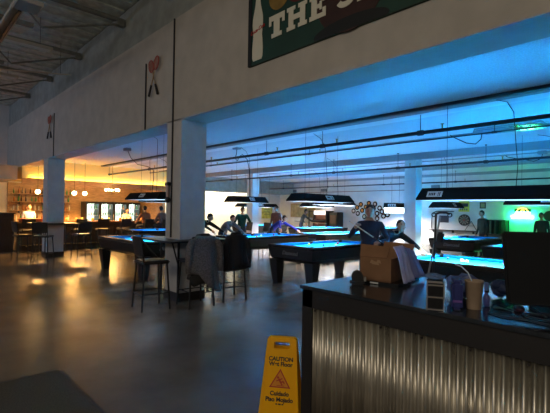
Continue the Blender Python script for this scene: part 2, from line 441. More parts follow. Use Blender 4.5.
# pool balls
BALLCOL = {'white': (.8, .8, .76), 'yellow': (.75, .48, .03), 'red': (.5, .02, .02), 'black': (.012, .012, .012), 'orange': (.7, .22, .02), 'green': (.02, .22, .08)}
ball_proto = {}
def pool_ball(x, y, cname, where):
    if cname not in ball_proto:
        o = MB().ball((0, 0, 0), .0286, 16, 10).build('pool_ball', mat('ball_' + cname, BALLCOL[cname], .12), smooth=True); ball_proto[cname] = o
    else:
        o = ball_proto[cname].copy(); COL.objects.link(o)
    o.location = (x, y, .8 + .0286)
    tag(o, '%s pool ball lying on %s' % (cname, where), 'ball', 'pool balls in play')
for cn, x, y in [('white', -2.75, 6.75), ('yellow', -2.66, 6.70), ('red', -2.2, 7.0), ('black', -3.05, 6.9), ('orange', -1.7, 6.6)]:
    pool_ball(x, y, cn, 'the glaring table behind the counter')
for cn, x, y in [('white', -5.8, 7.35), ('yellow', -6.3, 7.0), ('red', -6.1, 7.8), ('black', -5.95, 7.1)]:
    pool_ball(x, y, cn, 'the middle table left of the cardboard box')
for cn, x, y in [('white', -9.2, 8.1), ('orange', -8.95, 7.7), ('red', -9.3, 8.7)]:
    pool_ball(x, y, cn, 'the table behind the coat-draped stools')
for cn, x, y in [('white', -9.05, 4.6), ('yellow', -9.15, 4.75), ('red', -10.1, 4.5)]:
    pool_ball(x, y, cn, 'the table left of the near column')

# ------------------------------------------------------------------ pool table lamps
def make_lamp(Ln, zdrop, marks='centre', power=31, h=.172):
    """long shade hanging over a table: local x is the long axis, z=0 the lower rim"""
    t = thing('pool_table_lamp', 'tmp', 'lamp', group='shaded lamps over the pool tables')
    wb, wt = .58, .36
    def rect(l, w, z): return [(-l / 2, -w / 2, z), (l / 2, -w / 2, z), (l / 2, w / 2, z), (-l / 2, w / 2, z)]
    th = .014
    mb = MB(); mb.mi = 0
    outer = [rect(Ln, wb, 0), rect(Ln, wb, .03), rect(Ln - .10, wt, h)]
    inner = [rect(Ln - .14, wt - 2 * th, h - th), rect(Ln - 2 * th, wb - 2 * th, .03), rect(Ln - 2 * th, wb - 2 * th, 0)]
    vs = [[mb.bm.verts.new(p) for p in r] for r in outer + inner]
    for i in range(5):
        for k in range(4):
            f = mb.bm.faces.new((vs[i][k], vs[i][(k + 1) % 4], vs[i + 1][(k + 1) % 4], vs[i + 1][k])) if i != 2 else None
            if f is not None: f.material_index = 1 if i > 2 else 0
    for k in range(4): mb.bm.faces.new((vs[0][k], vs[5][k], vs[5][(k + 1) % 4], vs[0][(k + 1) % 4])).material_index = 0
    mb.bm.faces.new(vs[2]).material_index = 0
    f = mb.bm.faces.new(vs[3]); f.material_index = 1
    mb.build('shade', [M_shade, M_shade_in], t)
    d = MB()
    for s in (-1, 1): d.cyl((-Ln / 2 + .08, s * .11, .075), (Ln / 2 - .08, s * .11, .075), .019, seg=10)
    d.build('tube', M_tube, t, smooth=True)
    for sx in (-1, 1):
        MB().cyl((sx * Ln * .33, 0, h), (sx * Ln * .33, 0, zdrop), .0035, seg=6).build('hanger', M_wire, t)
    # power cord: from the shade up to the ceiling with a loop
    c = [(Ln * .12, .02, h), (Ln * .12 + .02, .02, h + .3), (Ln * .12 - .01, .03, h + .62), (Ln * .12 - .05, .05, zdrop - .30), (Ln * .12 - .16, .10, zdrop - .12), (Ln * .12 - .34, .12, zdrop - .05), (Ln * .12 - .5, .12, zdrop - .01)]
    MB().tube(c, .0055, 6).build('power_cord', M_wire, t, smooth=True)
    # paper label with a printed line on both long sides, slanted like the shade
    sl = Vector((0, (wb - wt) / 2, h - .03)).normalized()
    for s in (-1, 1):
        x0 = -Ln / 2 + .30 if marks == 'end' else 0.0
        o = Vector((x0 * (1 if s < 0 else -1), s * (wb / 2 - (.092 - .03) / (h - .03) * (wb - wt) / 2), .092))
        vdir = Vector((0, -s * sl.y, sl.z)); u = Vector((1, 0, 0)) if s < 0 else Vector((-1, 0, 0))
        n = u.cross(vdir)
        o = o + n * .003
        lb = MB().prism([(-.125, -.05), (.125, -.05), (.125, .055), (-.125, .055)], o, u, vdir, .004).build('label_plate', M_label, t)
        mk = MB()
        for (a, w, hh) in [(-.085, .018, .05), (-.058, .018, .05), (-.031, .018, .05), (.0, .022, .05), (.062, .008, .075), (.086, .014, .075)]:
            mk.prism([(a - w / 2, -hh / 2), (a + w / 2, -hh / 2), (a + w / 2, hh / 2), (a - w / 2, hh / 2)], o + n * .004, u, vdir, .002)
        mk.build('label_print', M_ink, lb)
    l = bpy.data.lights.new('lamp_light', 'AREA'); l.shape = 'RECTANGLE'; l.size = Ln - .1; l.size_y = .42
    l.energy = power * Ln / 2.0; l.color = (0.62, 0.95, 1.0); l.spread = math.radians(66)
    lo = bpy.data.objects.new('lamp_light', l); COL.objects.link(lo); lo.parent = t; lo.location = (0, 0, .045)
    return t
ZL = 1.80
LG = 'shaded lamps over the pool tables'
lampA = make_lamp(2.25, HC - ZL, 'end', 190, .20)
lampA.location = (-2.22, 6.62, ZL); lampA['label'] = 'long black lamp with a white label at its left end, nearest the monitor'
lampB = make_lamp(1.72, HC - ZL)
lampB.location = (-6.13, 7.22, ZL); lampB.rotation_euler = (0, 0, H2); lampB['label'] = 'black lamp with a small white label hanging over the middle table'
wide = None
for x, y, rz, z, lb in [
    (-9.12, 7.45, H2, ZL, 'black lamp in front of the slim inner column, left of the middle'),
    (-9.3, 4.62, 0, ZL, 'dark lamp against the yellow light, left of the near column'),
    (-13.25, 7.1, H2, ZL, 'smaller dark lamp just under the one left of the near column'),
    (-8.85, 11.1, H2, ZL, 'black lamp showing right below the lamp over the middle table'),
    (-15.1, 13.0, H2, 1.72, 'far lamp bar seen on both sides of the slim inner column'),
    (-5.52, 12.35, H2, 1.74, 'black lamp bar close under the long labelled one, by the yellow notice'),
    (-11.95, 13.8, H2, 1.76, 'far lamp bar just below the left end of the lamp over the middle table'),
    (-2.40, 10.5, 0, ZL, 'labelled black lamp with green-tinted rim above the neon sign'),
]:
    o = dup(lampB, (x, y, z), rz, lb, LG)
    if x in (-9.12, -5.52):
        o.scale = (.68, 1, 1)
    if x == -15.1: o.scale = (1.35, 1, 1)
    if x == -2.40 or x == -5.52:
        for ch in o.children:
            if ch.type == 'LIGHT':
                ch.data = ch.data.copy(); ch.data.energy = 250 if x == -2.40 else 150
    elif y > 10:                      # the rear lamps spread wider and wash the back wall
        for ch in o.children:
            if ch.type == 'LIGHT':
                if wide is None:
                    wide = ch.data.copy(); wide.spread = math.radians(150); wide.energy = 500; wide.color = (1.0, .94, .92)
                ch.data = wide
    if z < ZL - .01: o.scale = (o.scale.x, 1, (HC - z) / (HC - ZL))
# the lamp close to the back wall glows through its hanging diffuser
t = thing('wall_side_lamp', 'glowing white lamp with a black labelled cap near the back wall', 'lamp', (-10.75, 18.3, 1.80), 0, LG)
MB().loft([[(-.38, -.5, 0), (.38, -.5, 0), (.38, .5, 0), (-.38, .5, 0)], [(-.34, -.5, .24), (.34, -.5, .24), (.34, .5, .24), (-.34, .5, .24)]]).build('cap', M_shade, t)
MB().loft([[(-.30, -.45, -.26), (.30, -.45, -.26), (.30, .45, -.26), (-.30, .45, -.26)], [(-.35, -.48, 0), (.35, -.48, 0), (.35, .48, 0), (-.35, .48, 0)]]).build('diffuser', M_glow, t)
lb = MB().box((.10, -.505, .12), (.42, .01, .13)).build('label_plate', M_label, t)
mb = MB()
for a in (-.03, .08, .2): mb.box((a, -.512, .12), (.06, .006, .075))
mb.build('label_print', M_ink, lb)
l = bpy.data.lights.new('glow_light', 'AREA'); l.shape = 'RECTANGLE'; l.size, l.size_y = .5, .8; l.energy = 260; l.color = (1, .96, .93); l.spread = math.radians(170)
lo = bpy.data.objects.new('glow_light', l); COL.objects.link(lo); lo.parent = t; lo.location = (0, 0, -.28)
for s in (-1, 1): MB().cyl((0, s * .35, .24), (0, s * .35, HC - 1.8), .007, seg=6).build('hanger', M_wire, t)

# ------------------------------------------------------------------ sprinkler pipes, cords, ceiling boxes
def pipe(y, z, r, label, xs):
    t = thing('sprinkler_pipe', label, 'pipe', (0, y, z), 0, 'black sprinkler pipes')
    MB().cyl((XL + .02, 0, 0), (XR - .02, 0, 0), r, seg=12).build('pipe_run', M_pipe, t, smooth=True)
    for x in xs:
        MB().cyl((x - .05, 0, 0), (x + .05, 0, 0), r * 1.45, seg=12).build('coupling', M_pipe, t)
        h = MB().cyl((x, 0, r), (x, 0, HC - z), .006, seg=6)
        h.cyl((x, 0, HC - z - .02), (x, 0, HC - z), .03, seg=8)
        h.build('hanger_rod', M_wire, t)
        s = MB().cyl((x + .4, 0, r), (x + .4, 0, r + .07), .014, seg=8)
        s.cyl((x + .4, 0, r + .07), (x + .4, 0, r + .078), .035, seg=10)
        s.build('sprinkler_head', M_brass, t)
pipe(6.95, 3.03, .034, 'thick black sprinkler pipe nearest us under the hall ceiling', [-18, -14.2, -10.6, -7.75, -5.9, -3.6, -.8])
pipe(11.35, 2.95, .032, 'black sprinkler pipe in front of the slim inner columns', [-18, -15.0, -11.2, -9.1, -6.6, -4.05, -1.5])
pipe(17.6, 2.93, .030, 'black sprinkler pipe running behind the slim inner columns', [-18, -14.5, -11.0, -7.5, -4.0])
pipe(8.85, 3.24, .016, 'slim dark pipe between the two nearer sprinkler pipes', [-18, -13, -8, -3])
def junction(x, y, cordpts, label):
    t = thing('junction_box', label, 'junction box', (x, y, HC), 0, 'ceiling junction boxes with cords')
    MB().box((0, 0, -.045), (.22, .16, .09), bevel=.01).build('box_body', mat('grey_box', (.35, .33, .38), .6), t)
    MB().tube(cordpts, .010, 7).build('cord', M_wire, t, smooth=True)
junction(-3.45, 9.28, [(.05, 0, -.09), (.04, -.02, -.2), (-.06, -.05, -.30), (-.25, -.06, -.26), (-.5, -.05, -.12), (-.62, -.04, -.04)], 'ceiling box with a drooping cord left of the mirrored light fixture')
junction(-12.1, 5.2, [(.05, 0, -.09), (.5, -.1, -.35), (1.4, -.3, -.62), (2.3, -.45, -.75), (2.7, -.5, -.85), (2.83, -.55, -1.1), (2.82, -.58, -1.427)], 'ceiling box with a long cord left of the near column')
junction(-3.3, 13.5, [(0, 0, -.09), (-.02, -.03, -.22), (-.2, -.03, -.28), (-.5, 0, -.2), (-.9, 0, -.1), (-1.0, 0, -.02)], 'ceiling box with a short cord above the green glow')
junction(-9.3, 7.2, [(0, 0, -.09), (.02, -.02, -.2), (-.02, -.05, -.35), (.1, -.05, -.42), (.16, -.02, -.3), (.26, 0, -.25), (.36, .1, -.4), (.34, .2, -.7), (.30, .26, -1.427)], 'ceiling box with a looped cord right of the near column')
for x, lb in [(-16.6, 'small pale box on the back wall above the jukebox'), (-9.4, 'small dark vent box high on the back wall right of the inner column'), (-19.2, 'small pale box on the back wall above the tan map')]:
    o = MB().box((0, 0, 0), (.42, .10, .17), bevel=.012).build('wall_box', mat('wallbox_grey', (.20, .21, .23), .6)); o.location = (x, YB - .052, 2.88)
    tag(o, lb, 'box')
# light fixture with mirror louvers flush under the ceiling, catching the neon
t = thing('ceiling_light_fixture', 'unlit ceiling fixture with mirror panels reflecting green over the counter', 'ceiling light', (-2.85, 9.35, HC))
MB().box((0, 0, -.02), (1.24, .66, .04)).build('frame', M_greysteel, t)
MB().box((-.31, 0, -.045), (.56, .58, .014)).build('panel', M_fixdull, t)
MB().box((.31, 0, -.045), (.56, .58, .014), rot=(0, .03, 0)).build('panel', M_fixture, t)
mb = MB()
for k in range(4): mb.box((.09 + k * .147, 0, -.056), (.012, .58, .01))
mb.build('louver', M_fixdull, t)

# ------------------------------------------------------------------ front room roof: bar joists and strip lights
def joist(x, label):
    t = thing('bar_joist', label, 'roof joist', (x, 0, 0), 0, 'steel roof joists')
    MB().box((0, (WY + YF) / 2, 5.62), (.10, WY - YF, .07)).build('top_chord', M_steel, t)
    MB().box((0, (1.9 + YF) / 2, 4.98), (.10, 1.9 - YF, .07)).build('bottom_chord', M_steel, t)
    w = MB(); y = WY - .06; zs = (5.60, 5.0); k = 0
    w.cyl((0, y, 5.55), (0, 2.05, 5.0), .022, seg=8)
    y = 2.05; up_ = True
    while y > YF + .6:
        w.cyl((0, y, 5.0 if up_ else 5.6), (0, y - .62, 5.6 if up_ else 5.0), .018, seg=8); y -= .62; up_ = not up_
    w.build('web', M_steel, t)
    MB().box((0, WY - .08, 5.545), (.12, .16, .10)).build('seat', M_steel, t)
for x, lb in [(-3.3, 'roof joist over the green sign, out above us'), (-6.0, 'roof joist first left of the green sign'), (-8.73, 'roof joist meeting the wall left of the crossed rackets'),
              (-11.47, 'second visible roof joist left of the rackets'), (-14.14, 'third visible roof joist left of the rackets'), (-16.9, 'dim roof joist close to the far end'), (-.6, 'roof joist above the counter')]:
    joist(x, lb)
def strip_light(loc, ln, rz, label):
    t = thing('strip_light', label, 'strip light', loc, rz, 'unlit strip lights of the front room')
    MB().box((0, 0, .03), (ln, .15, .06), bevel=.008).build('housing', M_beige, t)
    mb = MB()
    for s in (-1, 1): mb.cyl((-ln / 2 + .05, s * .045, -.02), (ln / 2 - .05, s * .045, -.02), .016, seg=8)
    mb.build('tube', M_white_plastic, t)
    for s in (-1, 1): MB().cyl((s * ln * .4, 0, .06), (s * ln * .4, 0, 5.86 - loc[2]), .005, seg=6).build('hanger', M_wire, t)
strip_light((-10.36, 1.4, 5.16), 2.5, H2, 'beige strip light at upper left, its end pointing at the wall')
strip_light((-13.28, 1.3, 5.16), 2.5, H2, 'lower beige strip light farther toward the far end')
t = thing('louvered_light', 'long beige light with a dark slot and louvered end in the top left corner', 'strip light', (-9.35, 1.45, 4.76))
mb = MB()
mb.box((0, -.09, .02), (3.9, .03, .06)); mb.box((0, .07, .02), (3.9, .015, .06)); mb.box((-1.95, 0, .02), (.03, .18, .06)); mb.box((0, -.01, .055), (3.9, .17, .015))
mb.build('housing', M_beige, t)
MB().box((0, .03, .0), (3.3, .05, .03)).build('dark_slot', M_black, t)
mb = MB()
for k in range(9): mb.box((1.78 + k * .045, .08, .0), (.012, .34, .07))
mb.box((1.96, .25, 0), (.40, .012, .08)); mb.box((1.96, -.09, 0), (.40, .012, .08))
mb.build('louver', M_beige, t)
for s in (-1, 1): MB().cyl((s * 1.5, 0, .06), (s * 1.5, 0, 1.1), .005, seg=6).build('hanger', M_wire, t)
t = thing('wall_conduit', 'thin beige conduit strung under the roof joists at the left', 'conduit')
p0, p1 = Vector((-12.8, 1.15, 5.05)), Vector((-11.5, 3.40, 5.05))
MB().cyl(p0, p1, .016, seg=8).build('conduit_run', M_beige, t)
for q in (.1, .9): MB().cyl(p0.lerp(p1, q), p0.lerp(p1, q) + Vector((0, 0, .82)), .005, seg=6).build('hanger', M_wire, t)
# ------------------------------------------------------------------ painted sign over the opening
SX0, SX1, SZ0, SZ1 = -4.41, -0.95, 3.57, 4.90
YS = WY - .035
U, V = (1, 0, 0), (0, 0, 1)
t = thing('painted_sign_board', 'dark green painted board with cream bottle and big slab letters on the tan wall', 'sign', (0, 0, 0))
MB().box(((SX0 + SX1) / 2, WY - .018, (SZ0 + SZ1) / 2), (SX1 - SX0, .034, SZ1 - SZ0)).build('board', M_signgreen, t)
mb = MB().box((SX0 + .035, YS - .003, (SZ0 + SZ1) / 2), (.07, .008, SZ1 - SZ0))
mb.build('dark_border', M_signblack, t)
# bottle silhouette (cream)
bx = -4.21
prof = [(.085, 3.62), (.105, 3.66), (.107, 3.78), (.098, 3.88), (.088, 3.95), (.097, 4.04), (.105, 4.12), (.100, 4.20), (.078, 4.28), (.055, 4.36), (.044, 4.44), (.040, 4.54), (.048, 4.56), (.048, 4.60), (.040, 4.61)]
poly = [(bx - r, z) for r, z in prof[::-1]] + [(bx + r, z) for r, z in prof]
b = MB().prism(poly, (0, YS, 0), U, V, .006).build('bottle_picture', M_signcream, t)
text_mesh('script_lettering', 'Coca-Cola', .068, M_logo, b, plane_matrix((bx, YS - .009, 4.03), (1, 0, .20), (-.2, 0, 1)), depth=.002, shear=.35, bold=.001)
def disc(cx, cz, r, n=32): return [(cx + r * math.cos(2 * math.pi * k / n), cz + r * math.sin(2 * math.pi * k / n)) for k in range(n)]
MB().prism(disc(-2.70, 4.02, .47), (0, YS, 0), U, V, .004).build('dark_ball_picture', M_maroon, t)
MB().prism([(-2.70 + .50 * math.cos(a), 3.60 + max(-.028, .115 * math.sin(a))) for a in [2 * math.pi * k / 32 for k in range(32)]], (0, YS, 0), U, V, .005).build('ball_shadow_picture', M_signblack, t)
MB().prism(disc(-3.80, 4.36, .19), (0, YS, 0), U, V, .004).build('yellow_ball_picture', M_signyel, t)
MB().prism(disc(-3.44, 4.40, .25), (0, YS, 0), U, V, .003).build('red_ball_picture', M_signredball, t)
lt = MB()
LW = {}
def rects(x, z, L):
    for (a, b, c, d) in L: lt.prism([(x + a, z + b), (x + c, z + b), (x + c, z + d), (x + a, z + d)], (0, YS - .006, 0), U, V, .006)
cap = .29; z0 = 3.825
def outline(x, P): lt.prism([(x + a, z0 + b) for a, b in P], (0, YS - .006, 0), U, V, .006)
c = cap
outline(-3.975, [(.05, 0), (.24, 0), (.24, .055), (.20, .055), (.20, c - .07), (.245, c - .07), (.245, c - .125), (.29, c - .125), (.29, c), (0, c), (0, c - .125), (.045, c - .125), (.045, c - .07), (.09, c - .07), (.09, .055), (.05, .055)])
outline(-3.645, [(0, 0), (.145, 0), (.145, .05), (.115, .05), (.115, .115), (.225, .115), (.225, .05), (.195, .05), (.195, 0), (.34, 0), (.34, .05), (.31, .05), (.31, c - .05), (.34, c - .05), (.34, c), (.195, c), (.195, c - .05), (.225, c - .05), (.225, .18), (.115, .18), (.115, c - .05), (.145, c - .05), (.145, c), (0, c), (0, c - .05), (.03, c - .05), (.03, .05), (0, .05)])
outline(-3.265, [(0, 0), (.25, 0), (.25, .11), (.20, .11), (.20, .055), (.115, .055), (.115, .12), (.155, .12), (.155, .095), (.19, .095), (.19, .195), (.155, .195), (.155, .17), (.115, .17), (.115, c - .055), (.20, c - .055), (.20, c - .11), (.25, c - .11), (.25, c), (0, c), (0, c - .055), (.03, c - .055), (.03, .055), (0, .055)])
x = -2.865  # S as one bent band
pts = [(x + .125 + .085 * math.cos(math.radians(20 + k * 250 / 14)), z0 + .208 + .050 * math.sin(math.radians(20 + k * 250 / 14))) for k in range(15)]
pts += [(x + .125 + .090 * math.cos(math.radians(80 - k * 250 / 14)), z0 + .082 + .052 * math.sin(math.radians(80 - k * 250 / 14))) for k in range(15)]
La, Lb = [], []
for k, p in enumerate(pts):
    a, b = pts[max(0, k - 1)], pts[min(len(pts) - 1, k + 1)]
    l = math.hypot(b[0] - a[0], b[1] - a[1]) or 1; nx, nz = -(b[1] - a[1]) / l * .032, (b[0] - a[0]) / l * .032
    La.append((p[0] + nx, p[1] + nz)); Lb.append((p[0] - nx, p[1] - nz))
for k in range(len(pts) - 1): lt.prism([La[k], Lb[k], Lb[k + 1], La[k + 1]], (0, YS - .006, 0), U, V, .006)
outline(-2.585, [(0, 0), (.145, 0), (.145, .05), (.115, .05), (.115, c - .05), (.145, c - .05), (.145, c), (0, c), (0, c - .05), (.03, c - .05), (.03, .05), (0, .05)])
lt.build('slab_lettering', M_signcream, t)

# rackets crossed on the wall
def racket(t, cx, cz, ang, name='racket'):
    R = Matrix.Translation((cx, WY - .03, cz)) @ Matrix.Rotation(ang, 4, 'Y')
    def P(x, z, y=0): return R @ Vector((x, y, z))
    fr = MB().tube([P(.085 * math.cos(a), .30 + .125 * math.sin(a)) for a in [2 * math.pi * k / 24 for k in range(25)]], .012, 8)
    f = fr.build('head_frame', M_racket, t, smooth=True)
    st = MB()
    for k in range(-4, 5):
        x = k * .018; h = .125 * math.sqrt(max(0, 1 - (x / .085) ** 2)); st.cyl(P(x, .30 - h), P(x, .30 + h), .003, seg=5)
    for k in range(-6, 7):
        z = k * .018; w = .085 * math.sqrt(max(0, 1 - (z / .125) ** 2)); st.cyl(P(-w, .30 + z), P(w, .30 + z), .003, seg=5)
    st.build('string', M_string, t)
    MB().cyl(P(0, .18), P(0, -.12), .010, .012, 8).build('shaft', M_shaft, t)
    MB().cyl(P(0, -.12), P(0, -.34), .020, .024, 8).build('grip', M_grip, t)
for cx, cz, where in [(-7.21, 4.03, 'over the near column'), (-14.13, 4.03, 'over the far column')]:
    for s, wd in ((1, 'leaning right'), (-1, 'leaning left')):
        t = thing('tennis_racket', 'old wooden racket %s, one of the crossed pair %s' % (wd, where), 'racket', group='crossed wall rackets')
        t.location = (0, -.028 if s > 0 else 0, 0)
        racket(t, cx, cz, s * .45)
# sconce-like bracket on the near column
t = thing('column_bracket', 'small dark fitting with a pale tube on the near column face', 'fitting', (-6.59, WY, 1.9))
MB().box((0, -.04, .13), (.12, .08, .06), bevel=.01).build('top_arm', M_black, t)
MB().cyl((.02, -.06, .12), (.02, -.06, -.10), .022, seg=12).build('tube', mat('pale_pink_tube', (.55, .42, .42), .5), t)
MB().ball((.02, -.05, -.15), .06, 14, 9, (1, .8, .9)).build('knob', M_black, t, smooth=True)
MB().box((-.045, -.012, 0), (.05, .024, .34)).build('back_plate', M_vinyl, t)

# ------------------------------------------------------------------ service counter
CX0, CX1, CY0, CY1, CH = -1.925, 3.2, 2.07, 3.10, 1.09
t = thing('service_counter', 'black-topped service counter faced with corrugated metal', 'counter', (0, 0, 0))
MB().box(((CX0 + CX1) / 2, (CY0 + CY1) / 2, CH - .012), (CX1 - CX0 + .02, CY1 - CY0 + .02, .024), bevel=.004).build('top', M_counter, t)
MB().box(((CX0 + CX1) / 2, CY0 + .035, CH - .084), (CX1 - CX0, .05, .12)).build('fascia', M_counterframe, t)
MB().box(((CX0 + CX1) / 2, CY1 - .03, CH / 2 - .012), (CX1 - CX0 - .04, .04, CH - .026)).build('rear_panel', M_counterframe, t)
MB().box((CX0 + .045, (CY0 + CY1) / 2, CH / 2 - .012), (.09, CY1 - CY0 - .02, CH - .026)).build('end_panel', M_counterframe, t)
MB().box(((CX0 + CX1) / 2, CY0 + .06, .05), (CX1 - CX0, .06, .10)).build('toe_board', M_counterframe, t)
mb = MB()
n = int((CX1 - CX0 - .12) / .0068); yv = []
pitchc = .042
nx = int((CX1 - CX0 - .11) / (pitchc / 10)); A = []; Bv = []
for k in range(nx + 1):
    x = CX0 + .09 + k * pitchc / 10
    y = CY0 + .028 - .0090 * math.cos(2 * math.pi * k / 10)
    A.append((mb.bm.verts.new((x, y, .10)), mb.bm.verts.new((x, y, .955))))
    Bv.append((mb.bm.verts.new((x, y + .002, .10)), mb.bm.verts.new((x, y + .002, .955))))
for k in range(nx):
    mb.bm.faces.new((A[k][0], A[k + 1][0], A[k + 1][1], A[k][1])); mb.bm.faces.new((Bv[k][1], Bv[k + 1][1], Bv[k + 1][0], Bv[k][0]))
    mb.bm.faces.new((A[k][1], A[k + 1][1], Bv[k + 1][1], Bv[k][1])); mb.bm.faces.new((A[k][0], Bv[k][0], Bv[k + 1][0], A[k + 1][0]))
mb.bm.faces.new((A[0][0], A[0][1], Bv[0][1], Bv[0][0])); mb.bm.faces.new((A[nx][1], A[nx][0], Bv[nx][0], Bv[nx][1]))
cor = mb.build('corrugated_panel', mat('galvanised_sheet', (0.52, 0.475, 0.39), .34, metal=.85, noise=.22, nscale=5, rvar=.08, stretch=(3, 3, .4)), t, smooth=True)
mb = MB()
for k in range(0, 120, 6):
    x = CX0 + .09 + (k + .5) * pitchc
    if x < CX1 - .05:
        for z in (.93, .15): mb.cyl((x, CY0 + .019, z), (x, CY0 + .013, z), .007, seg=8)
mb.build('fixing_screw', M_vinyl, cor)

# ------------------------------------------------------------------ things on the counter
# cardboard box, open
bxx, byy = -1.50, 2.78
t = thing('cardboard_box', 'open brown cardboard box on the counter with lavender paper over its side', 'box', (-1.665, 2.72, CH + .018), math.radians(10))
w, d, h = .23, .42, .165
mb = MB()
mb.box((0, 0, .004), (w, d, .008))
for s in (-1, 1): mb.box((s * (w / 2 - .004), 0, h / 2), (.008, d, h)); mb.box((0, s * (d / 2 - .004), h / 2), (w - .016, .008, h))
mb.build('carton', M_card, t)
def flap(poly3, th, name, m):
    a = [Vector(p) for p in poly3]; nrm = (a[1] - a[0]).cross(a[2] - a[0]).normalized() * th
    q = MB(); v0 = [q.bm.verts.new(p) for p in a]; v1 = [q.bm.verts.new(p + nrm) for p in a]
    q.bm.faces.new(v0); q.bm.faces.new(v1[::-1])
    for i in range(len(a)): q.bm.faces.new((v0[i], v0[(i + 1) % len(a)], v1[(i + 1) % len(a)], v1[i]))
    return q.build(name, m, t)
flap([(-w / 2, -d / 2, h), (w / 2 - .03, -d / 2, h), (w / 2 - .03, -d / 2 + .06, h + .075), (-w / 2 - .015, -d / 2 + .05, h + .085)], .006, 'flap', M_card)
flap([(-w / 2, d / 2, h), (w / 2, d / 2, h), (w / 2 + .02, d / 2 + .03, h + .075), (-w / 2, d / 2 + .03, h + .085)], .006, 'flap', M_card)
# the lavender sheet falls over the right-hand side
def sheet(u, v):
    x = w / 2 + .010 + .085 * v ** .8 + .006 * math.sin(u * 17 + v * 5)
    y = -d / 2 + .0 + u * .20 + .02 * math.sin(v * 7) * u
    z = h + .085 - v * (h + .08)
    return (x, y, z)
MB().grid(sheet, 14, 12, .003).build('lavender_sheet', M_lav, t, smooth=True)
def sheet2(u, v):
    x = w / 2 + .012 + .10 * v * (.5 + .4 * u) + .01 * math.sin(u * 11 + 2)
    y = -d / 2 + .19 + u * .23
    z = h + .08 - .05 * u - v * (h + .07 - .05 * u)
    return (x, y, z)
MB().grid(sheet2, 12, 10, .003).build('slate_sheet', M_lav2, t, smooth=True)
mb = MB()
for a, b, c in [(0, 0, .030), (.025, .012, .018), (-.024, .008, .016)]: mb.prism([(a - c, b - .006), (a + c, b - .010), (a + c * .6, b + .012), (a - c * .4, b + .016)], (.0, -d / 2 - .0005, .125), (1, 0, 0), (0, 0, 1), .002)
mb.build('printed_mark', mat('carton_print', (.36, .22, .12), .8), t)
# tray under the box
t = thing('serving_tray', 'flat dark tray with a small white label under the cardboard box', 'tray', (-1.66, 2.715, CH), math.radians(10))
MB().box((0.02, 0, .009), (.31, .46, .018), bevel=.006).build('tray_base', M_blackgloss, t)
MB().box((.0, -.2315, .010), (.06, .003, .010)).build('white_label', M_white_plastic, t)
# tape dispenser, squat and black
t = thing('tape_dispenser', 'squat black tape dispenser in front of the cardboard box', 'tape dispenser', (-1.68, 2.37, CH), math.radians(40))
MB().box((0, 0, .02), (.10, .06, .04), bevel=.012).build('base', M_black, t)
MB().cyl((.0, -.022, .058), (.0, .022, .058), .040, seg=22).build('tape_roll', M_leather, t)
MB().box((.052, 0, .045), (.012, .045, .03)).build('cutter', M_chrome, t)
# metal framed dispenser with dark compartments and a blue body beside
t = thing('napkin_dispenser', 'boxy metal-edged dispenser with two dark openings on the counter', 'dispenser', (-1.005, 2.12, CH), math.radians(28))
W_, D_, H_ = .088, .105, .152
MB().box((0, 0, H_ / 2), (W_ - .006, D_, H_), bevel=.004).build('case', M_black, t)
mb = MB(); y = -D_ / 2 - .002
for x in (-1, 1): mb.box((x * (W_ / 2 - .003), y, H_ / 2), (.006, .008, H_))
for z in (.006, .070, .132, .149): mb.box((0, y, z), (W_, .008, .006 if z != .149 else .010))
mb.build('metal_frame', M_chrome, t)
for z in (.038, .100): MB().box((0, -D_ / 2 + .001, z), (W_ - .016, .004, .048)).build('opening', M_blackgloss, t)
t = thing('blue_plastic_canister', 'dark blue plastic container beside the metal-edged dispenser', 'container', (-.935, 2.225, CH), math.radians(28))
MB().box((0, 0, .072), (.055, .10, .144), bevel=.012).build('body', M_bluepl, t)
MB().box((0, 0, .150), (.05, .092, .014), bevel=.005).build('lid', M_bluepl, t)
MB().box((0, -.051, .045), (.045, .003, .012)).build('stripe', mat('violet_stripe', (.16, .08, .36), .5), t)
# crumpled bits lying on and behind the dispenser
def crumple(name, loc, s, m, label, cat, seed):
    rnd = random.Random(seed); mb = MB(); mb.ball((0, 0, 0), 1, 12, 8)
    for v in mb.bm.verts: v.co = Vector((v.co.x * s[0], v.co.y * s[1], v.co.z * s[2])) * rnd.uniform(.72, 1.1)
    zmin = min(v.co.z for v in mb.bm.verts)
    for v in mb.bm.verts: v.co.z -= zmin
    o = mb.build(name, m, loc=loc); return tag(o, label, cat)
crumple('crumpled_wrapper', (-1.005, 2.12, CH + .154), (.055, .05, .016), mat('bluish_wrapper', (.12, .18, .30), .4), 'crumpled bluish wrapper on top of the metal-edged dispenser', 'wrapper', 3)
crumple('plastic_bag', (-1.02, 2.52, CH), (.11, .09, .07), mat('dull_blue_bag', (.07, .10, .24), .4), 'crumpled blue plastic bag behind the metal-edged dispenser', 'bag', 5)
crumple('plastic_bag', (-.86, 2.72, CH), (.09, .08, .055), mat('navy_bag', (.03, .05, .13), .4), 'dark navy crumpled bag between the blue container and the pool table', 'bag', 8)
# paper cup with straw
t = thing('paper_cup', 'tan paper cup with a clear bent straw on the counter', 'cup', (-.866, 2.281, CH))
MB().lathe([(.034, 0), (.036, .004), (.0450, .142), (.0480, .145), (.0480, .152), (.0435, .152), (.0415, .140), (.033, .006)], seg=28).build('cup_body', M_cup, t, smooth=True)
MB().tube([(.01, .0, .01), (-.012, -.005, .15), (-.028, -.012, .19), (-.058, -.028, .222), (-.085, -.042, .232)], .0032, 8).build('straw', M_straw, t, smooth=True)
